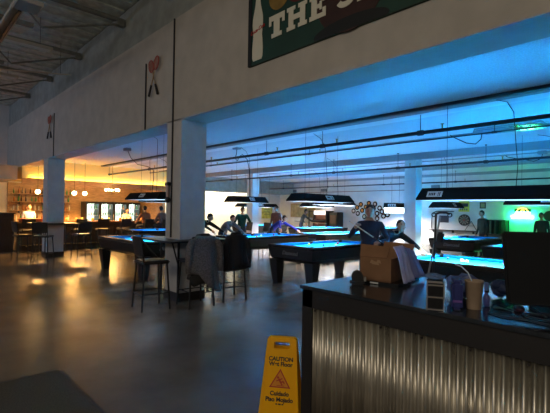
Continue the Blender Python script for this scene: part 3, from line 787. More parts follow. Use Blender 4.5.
# small bottle/box behind
t = thing('sanitizer_bottle', 'small pale pump bottle behind the paper cup', 'bottle', (-.845, 2.40, CH))
MB().lathe([(.016, 0), (.018, .01), (.018, .05), (.008, .066), (.008, .078)], seg=16).build('bottle_body', mat('violet_bottle', (.10, .10, .26), .3), t, smooth=True)
MB().box((0, 0, .108), (.022, .018, .045), bevel=.004).build('cap', mat('pale_cap', (.16, .19, .30), .5), t)
MB().cyl((0, 0, .076), (0, 0, .086), .012, seg=12).build('collar', M_black, t)
# tan boxes behind the monitor
for (x, y, rz, w, d, h, lb) in [(-.62, 2.66, .4, .16, .10, .045, 'flat tan carton low behind the left of the monitor')]:
    t = thing('flat_carton', lb, 'carton', (x, y, CH), rz)
    MB().box((0, 0, h / 2), (w, d, h)).build('carton_body', M_tan, t)
    MB().box((0, 0, h + .011), (w + .02, d + .01, .02)).build('lid', M_black, t)
t = thing('tan_cone_funnel', 'tan paper cone lying beside the monitor edge', 'paper cone', (-.60, 2.70, CH + .088), 0)
MB().cyl((-.055, 0, .008), (.05, .03, .028), .007, .028, 14).build('cone', M_tan, t)
# monitor
t = thing('computer_monitor', 'black computer monitor with its dark screen toward us at the right edge', 'monitor', (-.495, 2.465, CH), math.radians(33))
TR = (math.radians(-16), 0, 0)
MB().box((0, 0, .235), (.56, .035, .375), rot=TR, bevel=.010).build('screen_case', M_screen, t)
MB().box((0, .045, .225), (.36, .04, .24), rot=TR, bevel=.010).build('rear_bulge', M_black, t)
MB().box((0, -.0178, .230), (.53, .003, .345), rot=TR).build('screen_glass', M_offscreen, t)
MB().box((0, .10, .12), (.07, .03, .22), bevel=.006).build('stand_neck', M_black, t)
MB().box((0, .06, .008), (.24, .18, .016), bevel=.006).build('stand_base', M_black, t)
# cables and bits in front of the monitor
def cable(pts, r, m, label):
    o = MB().tube(pts, r, 8).build('cable', m, smooth=True)
    return tag(o, label, 'cable')
def loopy(x0, y0, rx, ry, n, a0=0, tilt=0.0):
    return [(x0 + rx * math.cos(a0 + k * .45) + k * .006, y0 + ry * math.sin(a0 + k * .45), CH + .0065 + .002 * (1 + math.sin(k * 1.3)) * tilt) for k in range(n)]
cable(loopy(-.62, 2.33, .07, .05, 16), .0045, M_wire, 'black cable coiled loosely before the monitor')
cable(loopy(-.55, 2.45, .10, .05, 12, 1.0, 1.0), .004, mat('greenish_cable', (.06, .12, .03), .5), 'greenish cable winding in front of the monitor')
cable([(-.78, 2.24, CH + .005), (-.70, 2.2, CH + .005), (-.6, 2.23, CH + .005), (-.5, 2.2, CH + .005), (-.3, 2.26, CH + .005), (-.1, 2.22, CH + .005)], .004, M_wire, 'black cable lying along the front of the counter')
t = thing('computer_mouse', 'dark red-tinted computer mouse beside the teal paper', 'mouse', (-.69, 2.42, CH), .5)
MB().ball((0, 0, .012), .03, 16, 10, (.9, 1.4, .62)).build('shell', mat('maroon_black', (.05, .012, .018), .3), t, smooth=True)
MB().box((0, .02, .029), (.006, .014, .008), bevel=.002).build('wheel', M_black, t)
for v in t.children[0].data.vertices: v.co.z = max(v.co.z, 0.0)
o = tag(MB().grid(lambda u, v: (u * .10, v * .075, .003 + .004 * math.sin(u * 4 + v * 3)), 6, 5, .0012).build('paper_slip', M_teal, loc=(-.80, 2.36, CH)), 'small teal paper slip beside the paper cup', 'paper')
o.rotation_euler = (0, 0, .2)
t = thing('keyboard', 'dark keyboard lying on the counter before the monitor', 'keyboard', (-.20, 2.36, CH), math.radians(33))
MB().box((0, 0, .009), (.40, .13, .018), bevel=.004).build('keyboard_case', M_black, t)
mb = MB()
for r_ in range(5):
    for c_ in range(16): mb.box((-.182 + c_ * .0243, -.048 + r_ * .024, .021), (.019, .019, .007))
mb.build('key', mat('key_dark', (.03, .03, .035), .5), t)
# slim tripod stand behind the counter
t = thing('tripod_stand', 'slim black tripod stand with cross bar rising behind the counter', 'stand', (-2.0, 4.15, 0))
MB().cyl((0.0, 0, .55), (.02, .03, 1.585), .011, seg=10).build('pole', M_black, t)
MB().cyl((-.06, .02, .9), (.06, .04, 1.56), .010, seg=8).build('brace_rod', M_greysteel, t)
for k in range(3):
    a = 2.1 * k + .4; MB().cyl((0, 0, .62), (.36 * math.cos(a), .36 * math.sin(a), .0), .012, seg=8).build('leg', M_black, t)
MB().tube([(.02, .03, 1.585), (.05, .05, 1.60), (.10, .09, 1.60), (.13, .11, 1.585)], .011, 8).build('cross_bar', M_black, t, smooth=True)
MB().box((.06, .05, 1.34), (.07, .05, .11), bevel=.015).build('clamp_head', M_black, t)

# ------------------------------------------------------------------ wet floor sign
def make_sign():
    ang = math.radians(37)
    t = thing('wet_floor_sign', 'yellow caution wet floor sign standing left of the counter', 'floor sign', (-2.19, 2.155, 0), ang)
    H, wt, wb = .65, .215, .31
    tilt = .155
    def leaf(s, name):
        # trapezoid leaf with a slot for the hand, leaning by tilt
        o = Vector((0, s * (.012 + tilt), 0)); v = Vector((0, -s * tilt, H)); vl = v.length; v = v / vl
        u = Vector((1, 0, 0)) if s < 0 else Vector((-1, 0, 0))
        zt = vl; r = .03
        def half(z): return wb / 2 + (wt - wb) / 2 * z / zt
        sx, s0, s1 = .058, zt - .078, zt - .030
        q = MB()
        def quad(a): q.prism(a, o, u, v, .012)
        quad([(-half(0), 0), (half(0), 0), (half(s0), s0), (-half(s0), s0)])
        quad([(-half(s0), s0), (-sx, s0), (-sx, s1), (-half(s1), s1)])
        quad([(sx, s0), (half(s0), s0), (half(s1), s1), (sx, s1)])
        quad([(-half(s1), s1), (half(s1), s1), (half(zt) - .0, zt - .012), (half(zt) - .016, zt), (-half(zt) + .016, zt), (-half(zt), zt - .012)])
        # moulded edge ribs and feet
        for e in (-1, 1): q.prism([(e * half(0) - e * 0, 0), (e * (half(0) - .014), 0), (e * (half(zt) - .014), zt - .014), (e * half(zt), zt - .014)][::e], o + u.cross(v) * .012, u, v, .004)
        p = q.build(name, M_yellow, t)
        n = u.cross(v)
        f = o + n * .0125
        def txt(body, size, z, nm='lettering', m=M_signink, b=.0015): return text_mesh(nm, body, size, m, p, plane_matrix(f + v * z, u, v), depth=.0012, bold=b)
        txt('CAUTION', .040, zt - .150); txt('Wet Floor', .040, zt - .185)
        tri = MB().prism([(-.078, zt - .345), (.078, zt - .345), (0, zt - .215)], f, u, v, .0012)
        tri.build('warning_triangle', M_signred, p)
        MB().prism([(-.064, zt - .337), (.064, zt - .337), (0, zt - .231)], f + n * .0011, u, v, .0008).build('triangle_field', M_signorange, p)
        fig = MB(); g = f + n * .0022
        fig.prism([(-.014 + .0085 * math.cos(a), zt - .275 + .0085 * math.sin(a)) for a in [2 * math.pi * k / 12 for k in range(12)]], g, u, v, .001)
        def limb(a, b, c, d, w):
            l = math.hypot(c - a, d - b); nx, nz = -(d - b) / l * w, (c - a) / l * w
            fig.prism([(a - nx, zt - b_ if False else b - nz), (c - nx, d - nz), (c + nx, d + nz), (a + nx, b + nz)], g, u, v, .001)
        Z = zt
        limb(-.008, Z - .284, .006, Z - .308, .006); limb(.006, Z - .308, .026, Z - .300, .0045); limb(.006, Z - .308, .018, Z - .326, .0045)
        limb(-.004, Z - .290, -.026, Z - .300, .0035); limb(-.002, Z - .290, .018, Z - .280, .0035); limb(.026, Z - .300, .032, Z - .316, .004)
        limb(-.022, Z - .330, .034, Z - .330, .002)
        fig.build('slipping_figure', M_signred, p)
        txt('Cuidado', .040, zt - .385); txt('Piso Mojado', .040, zt - .425); txt('▬ ▬▬', .018, zt - .455) if False else None
        bar = MB()
        for a, w_ in [(-.018, .012), (0.004, .020), (.026, .012)]: bar.prism([(a - w_ / 2, zt - .458), (a + w_ / 2, zt - .458), (a + w_ / 2, zt - .449), (a - w_ / 2, zt - .449)], f, u, v, .001)
        bar.build('small_print', M_signink, p)
    leaf(-1, 'front_leaf'); leaf(1, 'rear_leaf')
    MB().cyl((-.085, 0, H - .008), (.085, 0, H - .008), .011, seg=10).build('hinge', M_yellow, t)
    return t
make_sign()

# floor mat
t = thing('entrance_mat', 'large grey-brown entrance mat in the lower left corner', 'mat', (-2.9, .05, 0))
MB().box((0, 0, .005), (2.96, 2.40, .010), bevel=.004).build('mat_border', M_vinyl, t)
MB().box((0, 0, .0075), (2.90, 2.34, .010)).build('mat_pile', M_mat, t)

# ------------------------------------------------------------------ ledges round the columns
def ledge(cx, cy, half_x, half_y, label):
    t = thing('drink_ledge', label, 'drink ledge', (cx, cy, 0), 0, 'bar-height ledges round the columns')
    c = .285
    mb = MB()
    for s in (-1, 1):
        mb.box((0, s * (c + half_y) / 2, 1.055), (2 * half_x, half_y - c, .03))
        mb.box((s * (c + half_x) / 2, 0, 1.055), (half_x - c, 2 * c, .03))
    mb.build('ledge_top', M_black, t)
    for sx, sy in ((1, -1), (1, 1), (-1, -1), (-1, 1)):
        b = MB().cyl((sx * .29, sy * .29, .62), (sx * (half_x - .06), sy * (half_y - .06), 1.04), .014, seg=8)
        b.build('brace', M_black, t)
        MB().box((sx * .30, sy * .30, .58), (.03, .03, .94)).build('post', M_black, t)
ledge(-6.47, WY + WT / 2, .62, .62, 'black bar-height ledge round the near column')
ledge(-14.62, WY + WT / 2, .62, .62, 'black bar-height ledge round the far column')

# ------------------------------------------------------------------ stools
def make_stool():
    t = thing('bar_stool', 'tmp', 'bar stool', group='black bar stools')
    sh = .745
    MB().box((0, 0, sh), (.45, .44, .055), bevel=.02).build('seat', M_seat, t)
    for sx in (-1, 1):
        for sy in (-1, 1):
            MB().cyl((sx * .225, sy * .225, 0), (sx * .185, sy * .18, sh - .02), .016, seg=8).build('leg', M_stool, t)
    mb = MB(); q = .213
    for s in (-1, 1):
        mb.cyl((-q, s * q, .24), (q, s * q, .24), .010, seg=8); mb.cyl((s * q, -q, .26), (s * q, q, .26), .010, seg=8)
    mb.build('footrest', M_stool, t)
    for s in (-1, 1): MB().cyl((s * .185, -.19, sh), (s * .19, -.24, 1.14), .013, seg=8).build('back_upright', M_stool, t)
    def bk(u, v):
        x = (u - .5) * .41; z = .85 + v * .30
        return (x, -.195 - .06 * (z - sh) / .375 * 1.0 - .02 * (1 - (2 * u - 1) ** 2), z)
    MB().grid(bk, 8, 4, .022).build('backrest', M_seat, t, smooth=False)
    return t
ST = make_stool()
def stool(first, x, y, deg, label, group='black bar stools'):
    if first:
        ST.location = (x, y, 0); ST.rotation_euler = (0, 0, math.radians(deg)); ST['label'] = label; return ST
    return dup(ST, (x, y, 0), math.radians(deg), label, group)
stool(True, -6.15, 3.08, -6, 'black bar stool with a backrest in front of the near column')
stool(False, -5.87, 3.73, 86, 'bar stool by the near column under the long grey tweed coat')
stool(False, -5.93, 4.47, 80, 'bar stool by the near column under the black jacket')
stool(False, -13.75, 2.85, 8, 'bar stool left of the far column, nearest the left edge')
stool(False, -13.05, 3.20, 55, 'bar stool right in front of the far column')
stool(False, -13.35, 4.35, 95, 'bar stool right of the far column, its back to us')
for k, y in enumerate([3.5, 4.35, 5.2, 6.05, 6.9, 7.75, 8.45]):
    stool(False, -16.25, y, 90 + random.uniform(-12, 12), '%s bar stool from the left along the dark bar front' % ['first', 'second', 'third', 'fourth', 'fifth', 'sixth', 'seventh'][k], 'stools along the bar')

# coats draped over the stools
def coat(name, loc, deg, W, drop, m, mi, label, cat, seed, lean=.0, hemlift=0.0):
    rnd = random.Random(seed)
    t = thing(name, label, cat, loc, math.radians(deg))
    ph = [rnd.uniform(0, 6.28) for _ in range(4)]
    # outer side hangs behind the backrest (-y), shoulders wrap to the front
    def prof(s, v):
        a = math.pi * 2 * s
        wid = W / 2 * (.86 + .28 * v) * (1 - .10 * math.sin(v * 3.1)); dep = (.085 + .075 * v)
        fold = 1 + (.05 + .10 * v) * math.sin(5 * a + ph[0] + v * 1.5) + .05 * v * math.sin(9 * a + ph[1])
        x = math.cos(a) * wid * fold + lean * v; y = -.255 + math.sin(a) * dep * fold
        hem = .07 * math.sin(a * 2 + ph[2]) * v
        z = 1.16 - v * (drop + hem - hemlift * max(0, -math.cos(a))) - .05 * abs(math.cos(a)) ** 3 * (1 - v)
        return (x, y, z)
    rings = []
    for j in range(15):
        v = j / 14; rings.append([Vector(prof(k / 40, v)) for k in range(40)])
    top = [Vector((p.x * .55, -.255 + (p.y + .255) * .4, 1.175)) for p in rings[0]]
    mb = MB()
    mb.loft([top] + rings, cap=True)
    mb.build('coat_body', m, t, smooth=True)
    inner = []
    for j in range(12):
        v = j / 11
        inner.append([Vector((math.cos(2 * math.pi * k / 24) * W * .40 * (1 + .1 * v), -.255 + math.sin(2 * math.pi * k / 24) * (.05 + .05 * v), 1.10 - v * (drop * .84 + .03 * math.sin(k)))) for k in range(24)])
    MB().loft(inner).build('lining', mi, t, smooth=True)
    for s in (-1, 1):
        pts = [(s * W * .40, -.27, 1.10), (s * W * .52, -.29, .98), (s * W * .56, -.30, .80), (s * W * .55 + lean * .4, -.30, .58)]
        MB().tube(pts, .05, 10, [.055, .062, .055, .048]).build('sleeve', m, t, smooth=True)
    MB().tube([(-W * .22, -.22, 1.165), (-W * .1, -.30, 1.185), (W * .1, -.30, 1.185), (W * .22, -.22, 1.165)], .022, 8).build('collar', mi, t, smooth=True)
    return t
coat('tweed_coat', (-5.87, 3.73, 0), 86, .52, .84, M_coat, M_coatin, 'long grey tweed coat draped over a stool back by the near column', 'coat', 4, hemlift=.30)
coat('black_jacket', (-5.93, 4.47, 0), 80, .40, .56, M_coatblk, M_coatin, 'black jacket draped over the stool behind the tweed coat', 'jacket', 9)
# ------------------------------------------------------------------ the bar
t = thing('bar_counter', 'long dark wooden bar with a brown top at the far left', 'bar', (-17.2, 0, 0))
MB().box((0, 6.15, .49), (.55, 5.7, .98)).build('bar_front', M_darkwood, t)
MB().box((.06, 6.15, 1.01), (.80, 5.75, .06), bevel=.01).build('bar_top', M_bartop, t)
for k in range(8): MB().box((.285, 3.62 + k * .72, .50), (.02, .50, .62)).build('front_panel', mat('bar_panel_brown', (.07, .045, .032), .45), t)
MB().cyl((.42, 3.4, .2), (.42, 8.9, .2), .022, seg=10).build('foot_rail', M_brass, t)
for k in range(6): MB().box((.37, 3.6 + k * 1.02, .16), (.10, .03, .05)).build('rail_bracket', M_brass, t)
t = thing('host_stand', 'tall dark cabinet at the left end of the bar', 'cabinet', (-17.1, 2.3, 0))
MB().box((0, 0, .66), (.7, 1.75, 1.32)).build('cabinet_body', M_darkwood, t)
MB().box((.02, 0, 1.335), (.78, 1.83, .04)).build('cabinet_top', M_darkwood, t)
for s in (-1, 1):
    d = MB().box((.36, s * .42, .62), (.03, .74, 1.1)).build('door', M_darkwood, t)
    MB().cyl((.39, s * .10, .70), (.39, s * .10, .84), .012, seg=8).build('handle', M_brass, d)
o = tag(MB().box((0, 0, 0), (.42, .72, .11), bevel=.03).build('condiment_crate', mat('orange_red_plastic', (.55, .12, .03), .5), loc=(-17.0, 3.75, 1.095)), 'flat orange-red crate on the left end of the bar top', 'crate')
# back bar shelves and bottles
for z, lb in ((1.42, 'lower'), (1.80, 'middle'), (2.14, 'upper')):
    for y0, y1, side in ((3.75, 6.15, 'left of the lit coolers'),):
        t = thing('wall_shelf', '%s wooden shelf of bottles behind the bar %s' % (lb, side), 'shelf', (XL + .24, (y0 + y1) / 2, z), 0, 'back bar shelves')
        MB().box((0, 0, -.015), (.30, y1 - y0, .03)).build('board', M_wood, t)
        for s in (-.9, 0, .9): MB().box((-.06, s, -.075), (.16, .03, .09)).build('bracket', M_darkwood, t)
bprot = []
for k, (nm, c) in enumerate([('amber', (.35, .12, .02)), ('clear', (.55, .5, .4)), ('green', (.05, .2, .05)), ('dark', (.05, .02, .015))]):
    bprot.append((nm, mat('glass_' + nm, c, .12)))
BM = {}
def bottle(x, y, z, k, label, group, sc=1.0):
    nm, m = bprot[k]
    if nm not in BM:
        o = MB().lathe([(.036, 0), (.038, .01), (.038, .17), (.030, .20), (.014, .235), (.014, .29), (.016, .30)], seg=14).build('bottle', m, smooth=True)
        cp = MB().cyl((0, 0, .295), (0, 0, .318), .017, seg=10).build('cap', M_black, o)
        BM[nm] = o
    else:
        src = BM[nm]; o = src.copy(); COL.objects.link(o)
        for ch in src.children:
            c = ch.copy(); COL.objects.link(c); c.parent = o
    o.location = (x, y, z); o.scale = (sc, sc, sc)
    tag(o, label, 'bottle', group)
for z, lb in ((1.42, 'lower'), (1.80, 'middle'), (2.14, 'upper')):
    for j in range(15):
        k = random.randrange(4)
        bottle(XL + .24 + random.uniform(-.05, .05), 3.85 + j * .157 + random.uniform(-.04, .04), z, k, '%s liquor bottle on the %s shelf behind the bar' % (bprot[k][0], lb), 'liquor bottles on the %s back bar shelf' % lb, random.choice([.72, .8, .92]))
# back counter under coolers/shelves
t = thing('back_bar_cabinet', 'low wooden cabinet along the wall behind the bar, under the bottle shelves', 'cabinet', (XL + .42, 4.95, 0))
MB().box((0, 0, .45), (.62, 2.5, .9)).build('cabinet_body', M_wood, t)
MB().box((.02, 0, .92), (.68, 2.54, .04)).build('cabinet_top', M_bartop, t)
for k in range(4):
    d = MB().box((.32, -.93 + k * .62, .45), (.03, .58, .78)).build('door', M_wood, t)
    MB().ball((.35, -.70 + k * .62, .62), .018, 8, 6).build('knob', M_brass, d)
for j in range(14):
    k = random.randrange(4)
    bottle(XL + .42 + random.uniform(-.1, .15), 3.9 + j * .16, .94, k, '%s bottle on the low cabinet behind the bar' % bprot[k][0], 'bottles on the back bar cabinet')
# glass-front coolers
ORD = ['leftmost', 'second from left', 'third from left', 'rightmost']
def cooler(y, k):
    t = thing('drinks_cooler', 'lit glass-door drinks cooler behind the bar, %s of four' % ORD[k], 'cooler', (XL + .45, y, 0), 0, 'lit drinks coolers')
    mb = MB(); w = .64; h = 1.86; d = .66
    for s in (-1, 1): mb.box((0, s * (w / 2 - .02), h / 2), (d, .04, h))
    mb.box((0, 0, .10), (d, w - .08, .20)); mb.box((0, 0, h - .05), (d, w - .08, .10))
    mb.build('case', M_black, t)
    MB().box((-d / 2 + .03, 0, h / 2 + .02), (.03, w - .08, h - .30)).build('lit_back', M_coolerlit, t)
    for z in (.55, .88, 1.21, 1.52): MB().box((.0, 0, z), (d - .16, w - .09, .012)).build('rack', M_shelfmetal, t)
    dr = MB(); x = d / 2 + .025
    for s in (-1, 1): dr.box((x, s * (w / 2 - .025), h / 2 + .05), (.04, .05, h - .16))
    for z in (.175, h - .055): dr.box((x, 0, z), (.04, w - .1, .05))
    dd = dr.build('door', M_black, t)
    MB().cyl((x + .04, w / 2 - .03, .85), (x + .04, w / 2 - .03, 1.25), .012, seg=8).build('handle', M_chrome, dd)
    MB().box((x, 0, h / 2 + .06), (.008, w - .1, h - .27)).build('glass', mat('cooler_glass', (1, 1, 1), .02, alpha_glass=True), dd)
    for zi, z in enumerate((.88, 1.21, 1.52)):
        for j in range(5):
            kk = [2, 2, 1, 0, 2][(j + zi + k) % 5]
            bottle(XL + .45 + .16, y - .22 + j * .11, z + .006, kk, '%s bottle behind the glass of the %s drinks cooler' % (bprot[kk][0], ORD[k]), 'chilled bottles in the coolers', .62)
    l = bpy.data.lights.new('cooler_light', 'AREA'); l.shape = 'RECTANGLE'; l.size, l.size_y = .5, .2; l.energy = 5; l.color = (.8, 1, .88)
    lo = bpy.data.objects.new('cooler_light', l); COL.objects.link(lo); lo.parent = t; lo.location = (.1, 0, h - .11)
for k, y in enumerate((6.92, 7.58, 8.24, 8.92)): cooler(y, k)
# glasses and bottles on the bar top
gl = None
for j in range(13):
    y = 4.30 + j * .34 + random.uniform(-.08, .08)
    if gl is None:
        gl = MB().lathe([(.030, 0), (.034, .003), (.040, .13), (.037, .13), (.031, .010)], seg=14).build('beer_glass', mat('amber_beer_glass', (.62, .36, .10), .1), smooth=True); o = gl
    else:
        o = gl.copy(); COL.objects.link(o)
    o.location = (-17.2 + random.uniform(-.15, .2), y, 1.04)
    tag(o, 'amber glass standing on the long bar top', 'glass', 'glasses along the bar top')
# pendants over the bar
PB = MB().ball((0, 0, 0), .085, 16, 10)
def pendant(x, y, z, label):
    t = thing('pendant_lamp', label, 'pendant lamp', (x, y, z), 0, 'warm pendant lamps over the bar')
    MB().ball((0, 0, 0), .085, 16, 10).build('globe', M_bulb, t, smooth=True)
    MB().cyl((0, 0, .07), (0, 0, .14), .04, .03, 12).build('socket', M_brass, t)
    MB().cyl((0, 0, .14), (0, 0, HC - z), .006, seg=6).build('cord', M_wire, t)
    l = bpy.data.lights.new('pendant_light', 'SPOT'); l.spot_size = math.radians(165); l.spot_blend = .35; l.energy = 340; l.color = (1.0, .50, .13); l.shadow_soft_size = .1
    lo = bpy.data.objects.new('pendant_light', l); COL.objects.link(lo); lo.parent = t; lo.location = (0, 0, -.12)
for (y, lb) in [(4.08, 'warm globe pendant over the bar, half hidden by the far column'), (4.9, 'warm globe pendant over the bar just right of the far column'),
                (5.38, 'warm globe pendant over the bar, middle of the three in a row'), (5.78, 'warm globe pendant over the bar, right of the three in a row')]:
    pendant(-17.5, y, 2.15, lb)
t = thing('chandelier', 'warm five-bulb chandelier over the bar before the coolers', 'chandelier', (-17.5, 6.9, 2.22))
MB().cyl((0, 0, .05), (0, 0, HC - 2.22), .010, seg=8).build('rod', M_brass, t)
MB().ball((0, 0, .04), .05, 12, 8).build('hub', M_brass, t, smooth=True)
for k in range(5):
    a = 2 * math.pi * k / 5 + .3
    arm = MB().tube([(.03 * math.cos(a), .03 * math.sin(a), .04), (.14 * math.cos(a), .14 * math.sin(a), -.03), (.25 * math.cos(a), .25 * math.sin(a), .02), (.26 * math.cos(a), .26 * math.sin(a), .06)], .010, 8).build('arm', M_brass, t, smooth=True)
    MB().ball((.26 * math.cos(a), .26 * math.sin(a), .12), .055, 12, 8).build('bulb', M_bulb, arm, smooth=True)
l = bpy.data.lights.new('chandelier_light', 'SPOT'); l.spot_size = math.radians(165); l.spot_blend = .35; l.energy = 480; l.color = (1.0, .50, .13); l.shadow_soft_size = .2
lo = bpy.data.objects.new('chandelier_light', l); COL.objects.link(lo); lo.parent = t; lo.location = (0, 0, -.15)
# strip added under the grey soffit to brighten the end wall
t = thing('added_wash_strip', 'shallow added warm strip under the grey soffit brightening the end wall', 'strip light', (-19.75, 13.6, 2.65))
MB().box((0, 0, -.03), (.14, 6.0, .06)).build('housing', M_greysteel, t)
MB().box((-.02, 0, -.068), (.08, 5.9, .016)).build('lit_tube', M_tubewarm, t)
l = bpy.data.lights.new('wash_fill', 'AREA'); l.shape = 'RECTANGLE'; l.size, l.size_y = .1, 5.8; l.energy = 380; l.color = (1.0, .84, .46)
lo = bpy.data.objects.new('wash_fill', l); COL.objects.link(lo); lo.parent = t; lo.location = (0, 0, -.085); lo.rotation_euler = (0, math.radians(25), 0)
t = thing('cove_light', 'long warm cove lamp on the ledge of the bar fascia, lighting the cream soffit', 'cove light', (-17.93, 7.4, 2.62))
MB().box((0, 0, 0), (.10, 7.2, .03)).build('tray', M_wood, t)
MB().box((.045, 0, .035), (.012, 7.2, .05)).build('lip', M_wood, t)
MB().box((-.005, 0, .024), (.05, 7.0, .014)).build('lit_tube', mat('cove_tube', (1, .8, .3), .4, emit=(1, .70, .18), estr=1.2), t)
l = bpy.data.lights.new('cove_lamp', 'AREA'); l.shape = 'RECTANGLE'; l.size, l.size_y = .05, 7.0; l.energy = 52; l.color = (1.0, .66, .15)
lo = bpy.data.objects.new('cove_lamp', l); COL.objects.link(lo); lo.parent = t; lo.location = (.02, 0, .045); lo.rotation_euler = (0, math.radians(112), 0)
t = thing('shelf_fill', 'thin added warm strip under the soffit brightening the shelves behind the bar', 'strip light', (-18.75, 6.6, 2.62))  # extra strip put in to lift the dim wall behind the bar
MB().box((0, 0, 0), (.08, 5.6, .05)).build('housing', M_brass, t)
MB().box((-.01, 0, -.031), (.05, 5.5, .012)).build('lit_tube', mat('cove_tube', (1, .8, .3)), t)
l = bpy.data.lights.new('shelf_fill_light', 'AREA'); l.shape = 'RECTANGLE'; l.size, l.size_y = .06, 5.4; l.energy = 75; l.color = (1.0, .60, .22)
lo = bpy.data.objects.new('shelf_fill_light', l); COL.objects.link(lo); lo.parent = t; lo.location = (-.02, 0, -.045); lo.rotation_euler = (0, math.radians(52), 0)
# framed lit picture on the bar end wall
t = thing('framed_picture', 'small lit framed picture on the wall right of the coolers', 'picture', (XL + .03, 10.37, 1.62))
MB().box((0, 0, 0), (.04, .46, .58)).build('frame', M_wood, t)
MB().box((.022, 0, 0), (.01, .34, .44)).build('print', mat('pale_print', (.75, .7, .5), .6), t)

# ------------------------------------------------------------------ back wall items
YW = YB - .001
# cluster of vinyl records
rec = None
RC = [(-14.35, 1.62), (-14.1, 1.82), (-14.05, 1.48), (-13.85, 2.0), (-13.75, 1.66), (-13.6, 1.30), (-13.5, 1.85), (-13.3, 2.06), (-13.25, 1.55), (-13.0, 1.78), (-12.9, 2.02), (-12.75, 1.50),
      (-12.6, 1.80), (-12.45, 1.60), (-12.35, 1.36), (-12.2, 1.68), (-12.1, 1.44), (-12.75, 1.22)]
for j, (x, z) in enumerate(RC):
    orange = j in (1, 4, 6, 7, 9, 3)
    dx, dz = x + 13.22, z - 1.66
    clock = round((math.degrees(math.atan2(dx, dz)) % 360) / 30) % 12 or 12
    lb = '%s record at %d o\'clock, %s of the back wall cluster' % ('orange-centred' if orange else 'pale-centred black', clock, 'outer part' if math.hypot(dx, dz) > .62 else 'middle')
    t = thing('vinyl_record', lb, 'record', (x, YW, z), 0, 'records on the back wall')
    if j == 0 or True:
        th = .012 + .003 * (j % 4)
        MB().cyl((0, 0, 0), (0, -th, 0), .15, seg=24).build('disc', M_blackgloss, t)
        MB().cyl((0, -th, 0), (0, -th - .004, 0), .070, seg=18).build('label_disc', mat('record_label_orange', (.75, .28, .05), .6) if orange else mat('record_label_pale', (.72, .66, .62), .6), t)
# spoked wheel / dart board
t = thing('dart_board', 'round dark board with spokes on the back wall below the yellow notice', 'dart board', (-7.99, YW, 1.27))
MB().cyl((0, 0, 0), (0, -.05, 0), .27, seg=32).build('board', M_black, t)
mb = MB()
for k in range(10):
    a = 2 * math.pi * k / 10; mb.prism([(.06 * math.cos(a - .12), .06 * math.sin(a - .12)), (.22 * math.cos(a - .14), .22 * math.sin(a - .14)), (.22 * math.cos(a + .14), .22 * math.sin(a + .14)), (.06 * math.cos(a + .12), .06 * math.sin(a + .12))], (0, -.051, 0), (1, 0, 0), (0, 0, 1), .004)
mb.build('segment', mat('dart_tan', (.30, .24, .20), .7), t)
MB().cyl((0, -.05, 0), (0, -.058, 0), .045, seg=16).build('bullseye', mat('dart_red', (.3, .05, .04), .6), t)
t = thing('easel_frame', 'dark open triangular frame on the shelf right of the round board', 'easel', (-7.62, YW - .12, .785))
mb = MB().cyl((-.30, 0, 0), (-.02, 0, .44), .014, seg=8).cyl((-.02, 0, .44), (.24, 0, 0), .014, seg=8); mb.build('frame_leg', M_black, t)
MB().cyl((-.15, 0, .22), (.10, 0, .22), .010, seg=8).build('cross_bar', M_black, t)
t = thing('warning_notice', 'yellow notice with dark band above the round board', 'notice', (-8.02, YW, 1.92))
MB().box((0, -.01, 0), (.50, .02, .52)).build('panel', mat('notice_yellow', (.62, .55, .06), .6), t)
MB().box((0, -.022, .06), (.40, .006, .16)).build('dark_band', M_ink, t)
mb = MB()
for a in (-.14, -.05, .05, .14): mb.box((a, -.022, -.15), (.05, .006, .09))
mb.build('printed_mark', M_ink, t)
t = thing('framed_photo', 'small framed picture high on the back wall left of the green glow', 'picture', (-7.17, YW, 1.96))
MB().box((0, -.015, 0), (.26, .03, .28)).build('frame', M_black, t)
MB().box((0, -.031, 0), (.18, .004, .20)).build('print', mat('photo_tan', (.30, .25, .12), .6), t)
t = thing('wall_shelf', 'long thin dark shelf low on the back wall under the round board', 'shelf', (-8.5, YW - .12, .78))
MB().box((0, 0, -.02), (2.3, .24, .04)).build('board', M_darkwood, t)
for s in (-.95, 0, .95): MB().box((s, .05, -.09), (.04, .14, .10)).build('bracket', M_black, t)
t = thing('cue_rack', 'wall rack with two white knobs and a curved top rail', 'rack', (-9.09, YW, 1.49))
MB().tube([(-.5, -.05, -.68), (-.47, -.05, -.1), (-.38, -.05, .12), (-.25, -.05, .17), (.62, -.05, .17)], .018, 8).build('rail', M_black, t, smooth=True)
for s in (-.40, .41):
    k = MB().cyl((s, 0, 0), (s, -.03, 0), .12, seg=18).build('knob_plate', M_black, t)
    MB().cyl((s, -.03, 0), (s, -.05, 0), .065, seg=16).build('knob', M_white_plastic, k)
MB().box((.12, -.012, -.20), (.46, .024, .34)).build('picture_panel', mat('dark_picture', (.05, .045, .05), .6), t)
t = thing('neon_beer_sign', 'glowing green and white neon sign with an orange top on the back wall', 'neon sign', (-5.55, YW, 1.52))
MB().prism([(-.46, -.15), (.46, -.15), (.50, -.02), (.36, .02), (.36, .20), (-.30, .20), (-.32, .06), (-.50, .0)], (0, -.04, 0), (1, 0, 0), (0, 0, 1), .05).build('lit_band', M_neon, t)
mb = MB()
mb.tube([(-.24, -.06, .22), (-.18, -.06, .36), (0, -.06, .40), (.16, -.06, .36), (.26, -.06, .22)], .022, 8)
mb.tube([(-.06, -.06, .24), (0.0, -.06, .32), (.08, -.06, .30), (.05, -.06, .22)], .02, 8)
mb.build('neon_tube', M_neonor, t, smooth=True)
MB().box((0, -.015, .10), (.72, .03, .5)).build('back_plate', M_black, t)
l = bpy.data.lights.new('neon_light', 'AREA'); l.shape = 'RECTANGLE'; l.size, l.size_y = 1.0, .4; l.energy = 40; l.color = (.0, 1.0, .22)
lo = bpy.data.objects.new('neon_light', l); COL.objects.link(lo); lo.parent = t; lo.location = (0, -.16, 0); lo.rotation_euler = (math.radians(90), 0, 0)
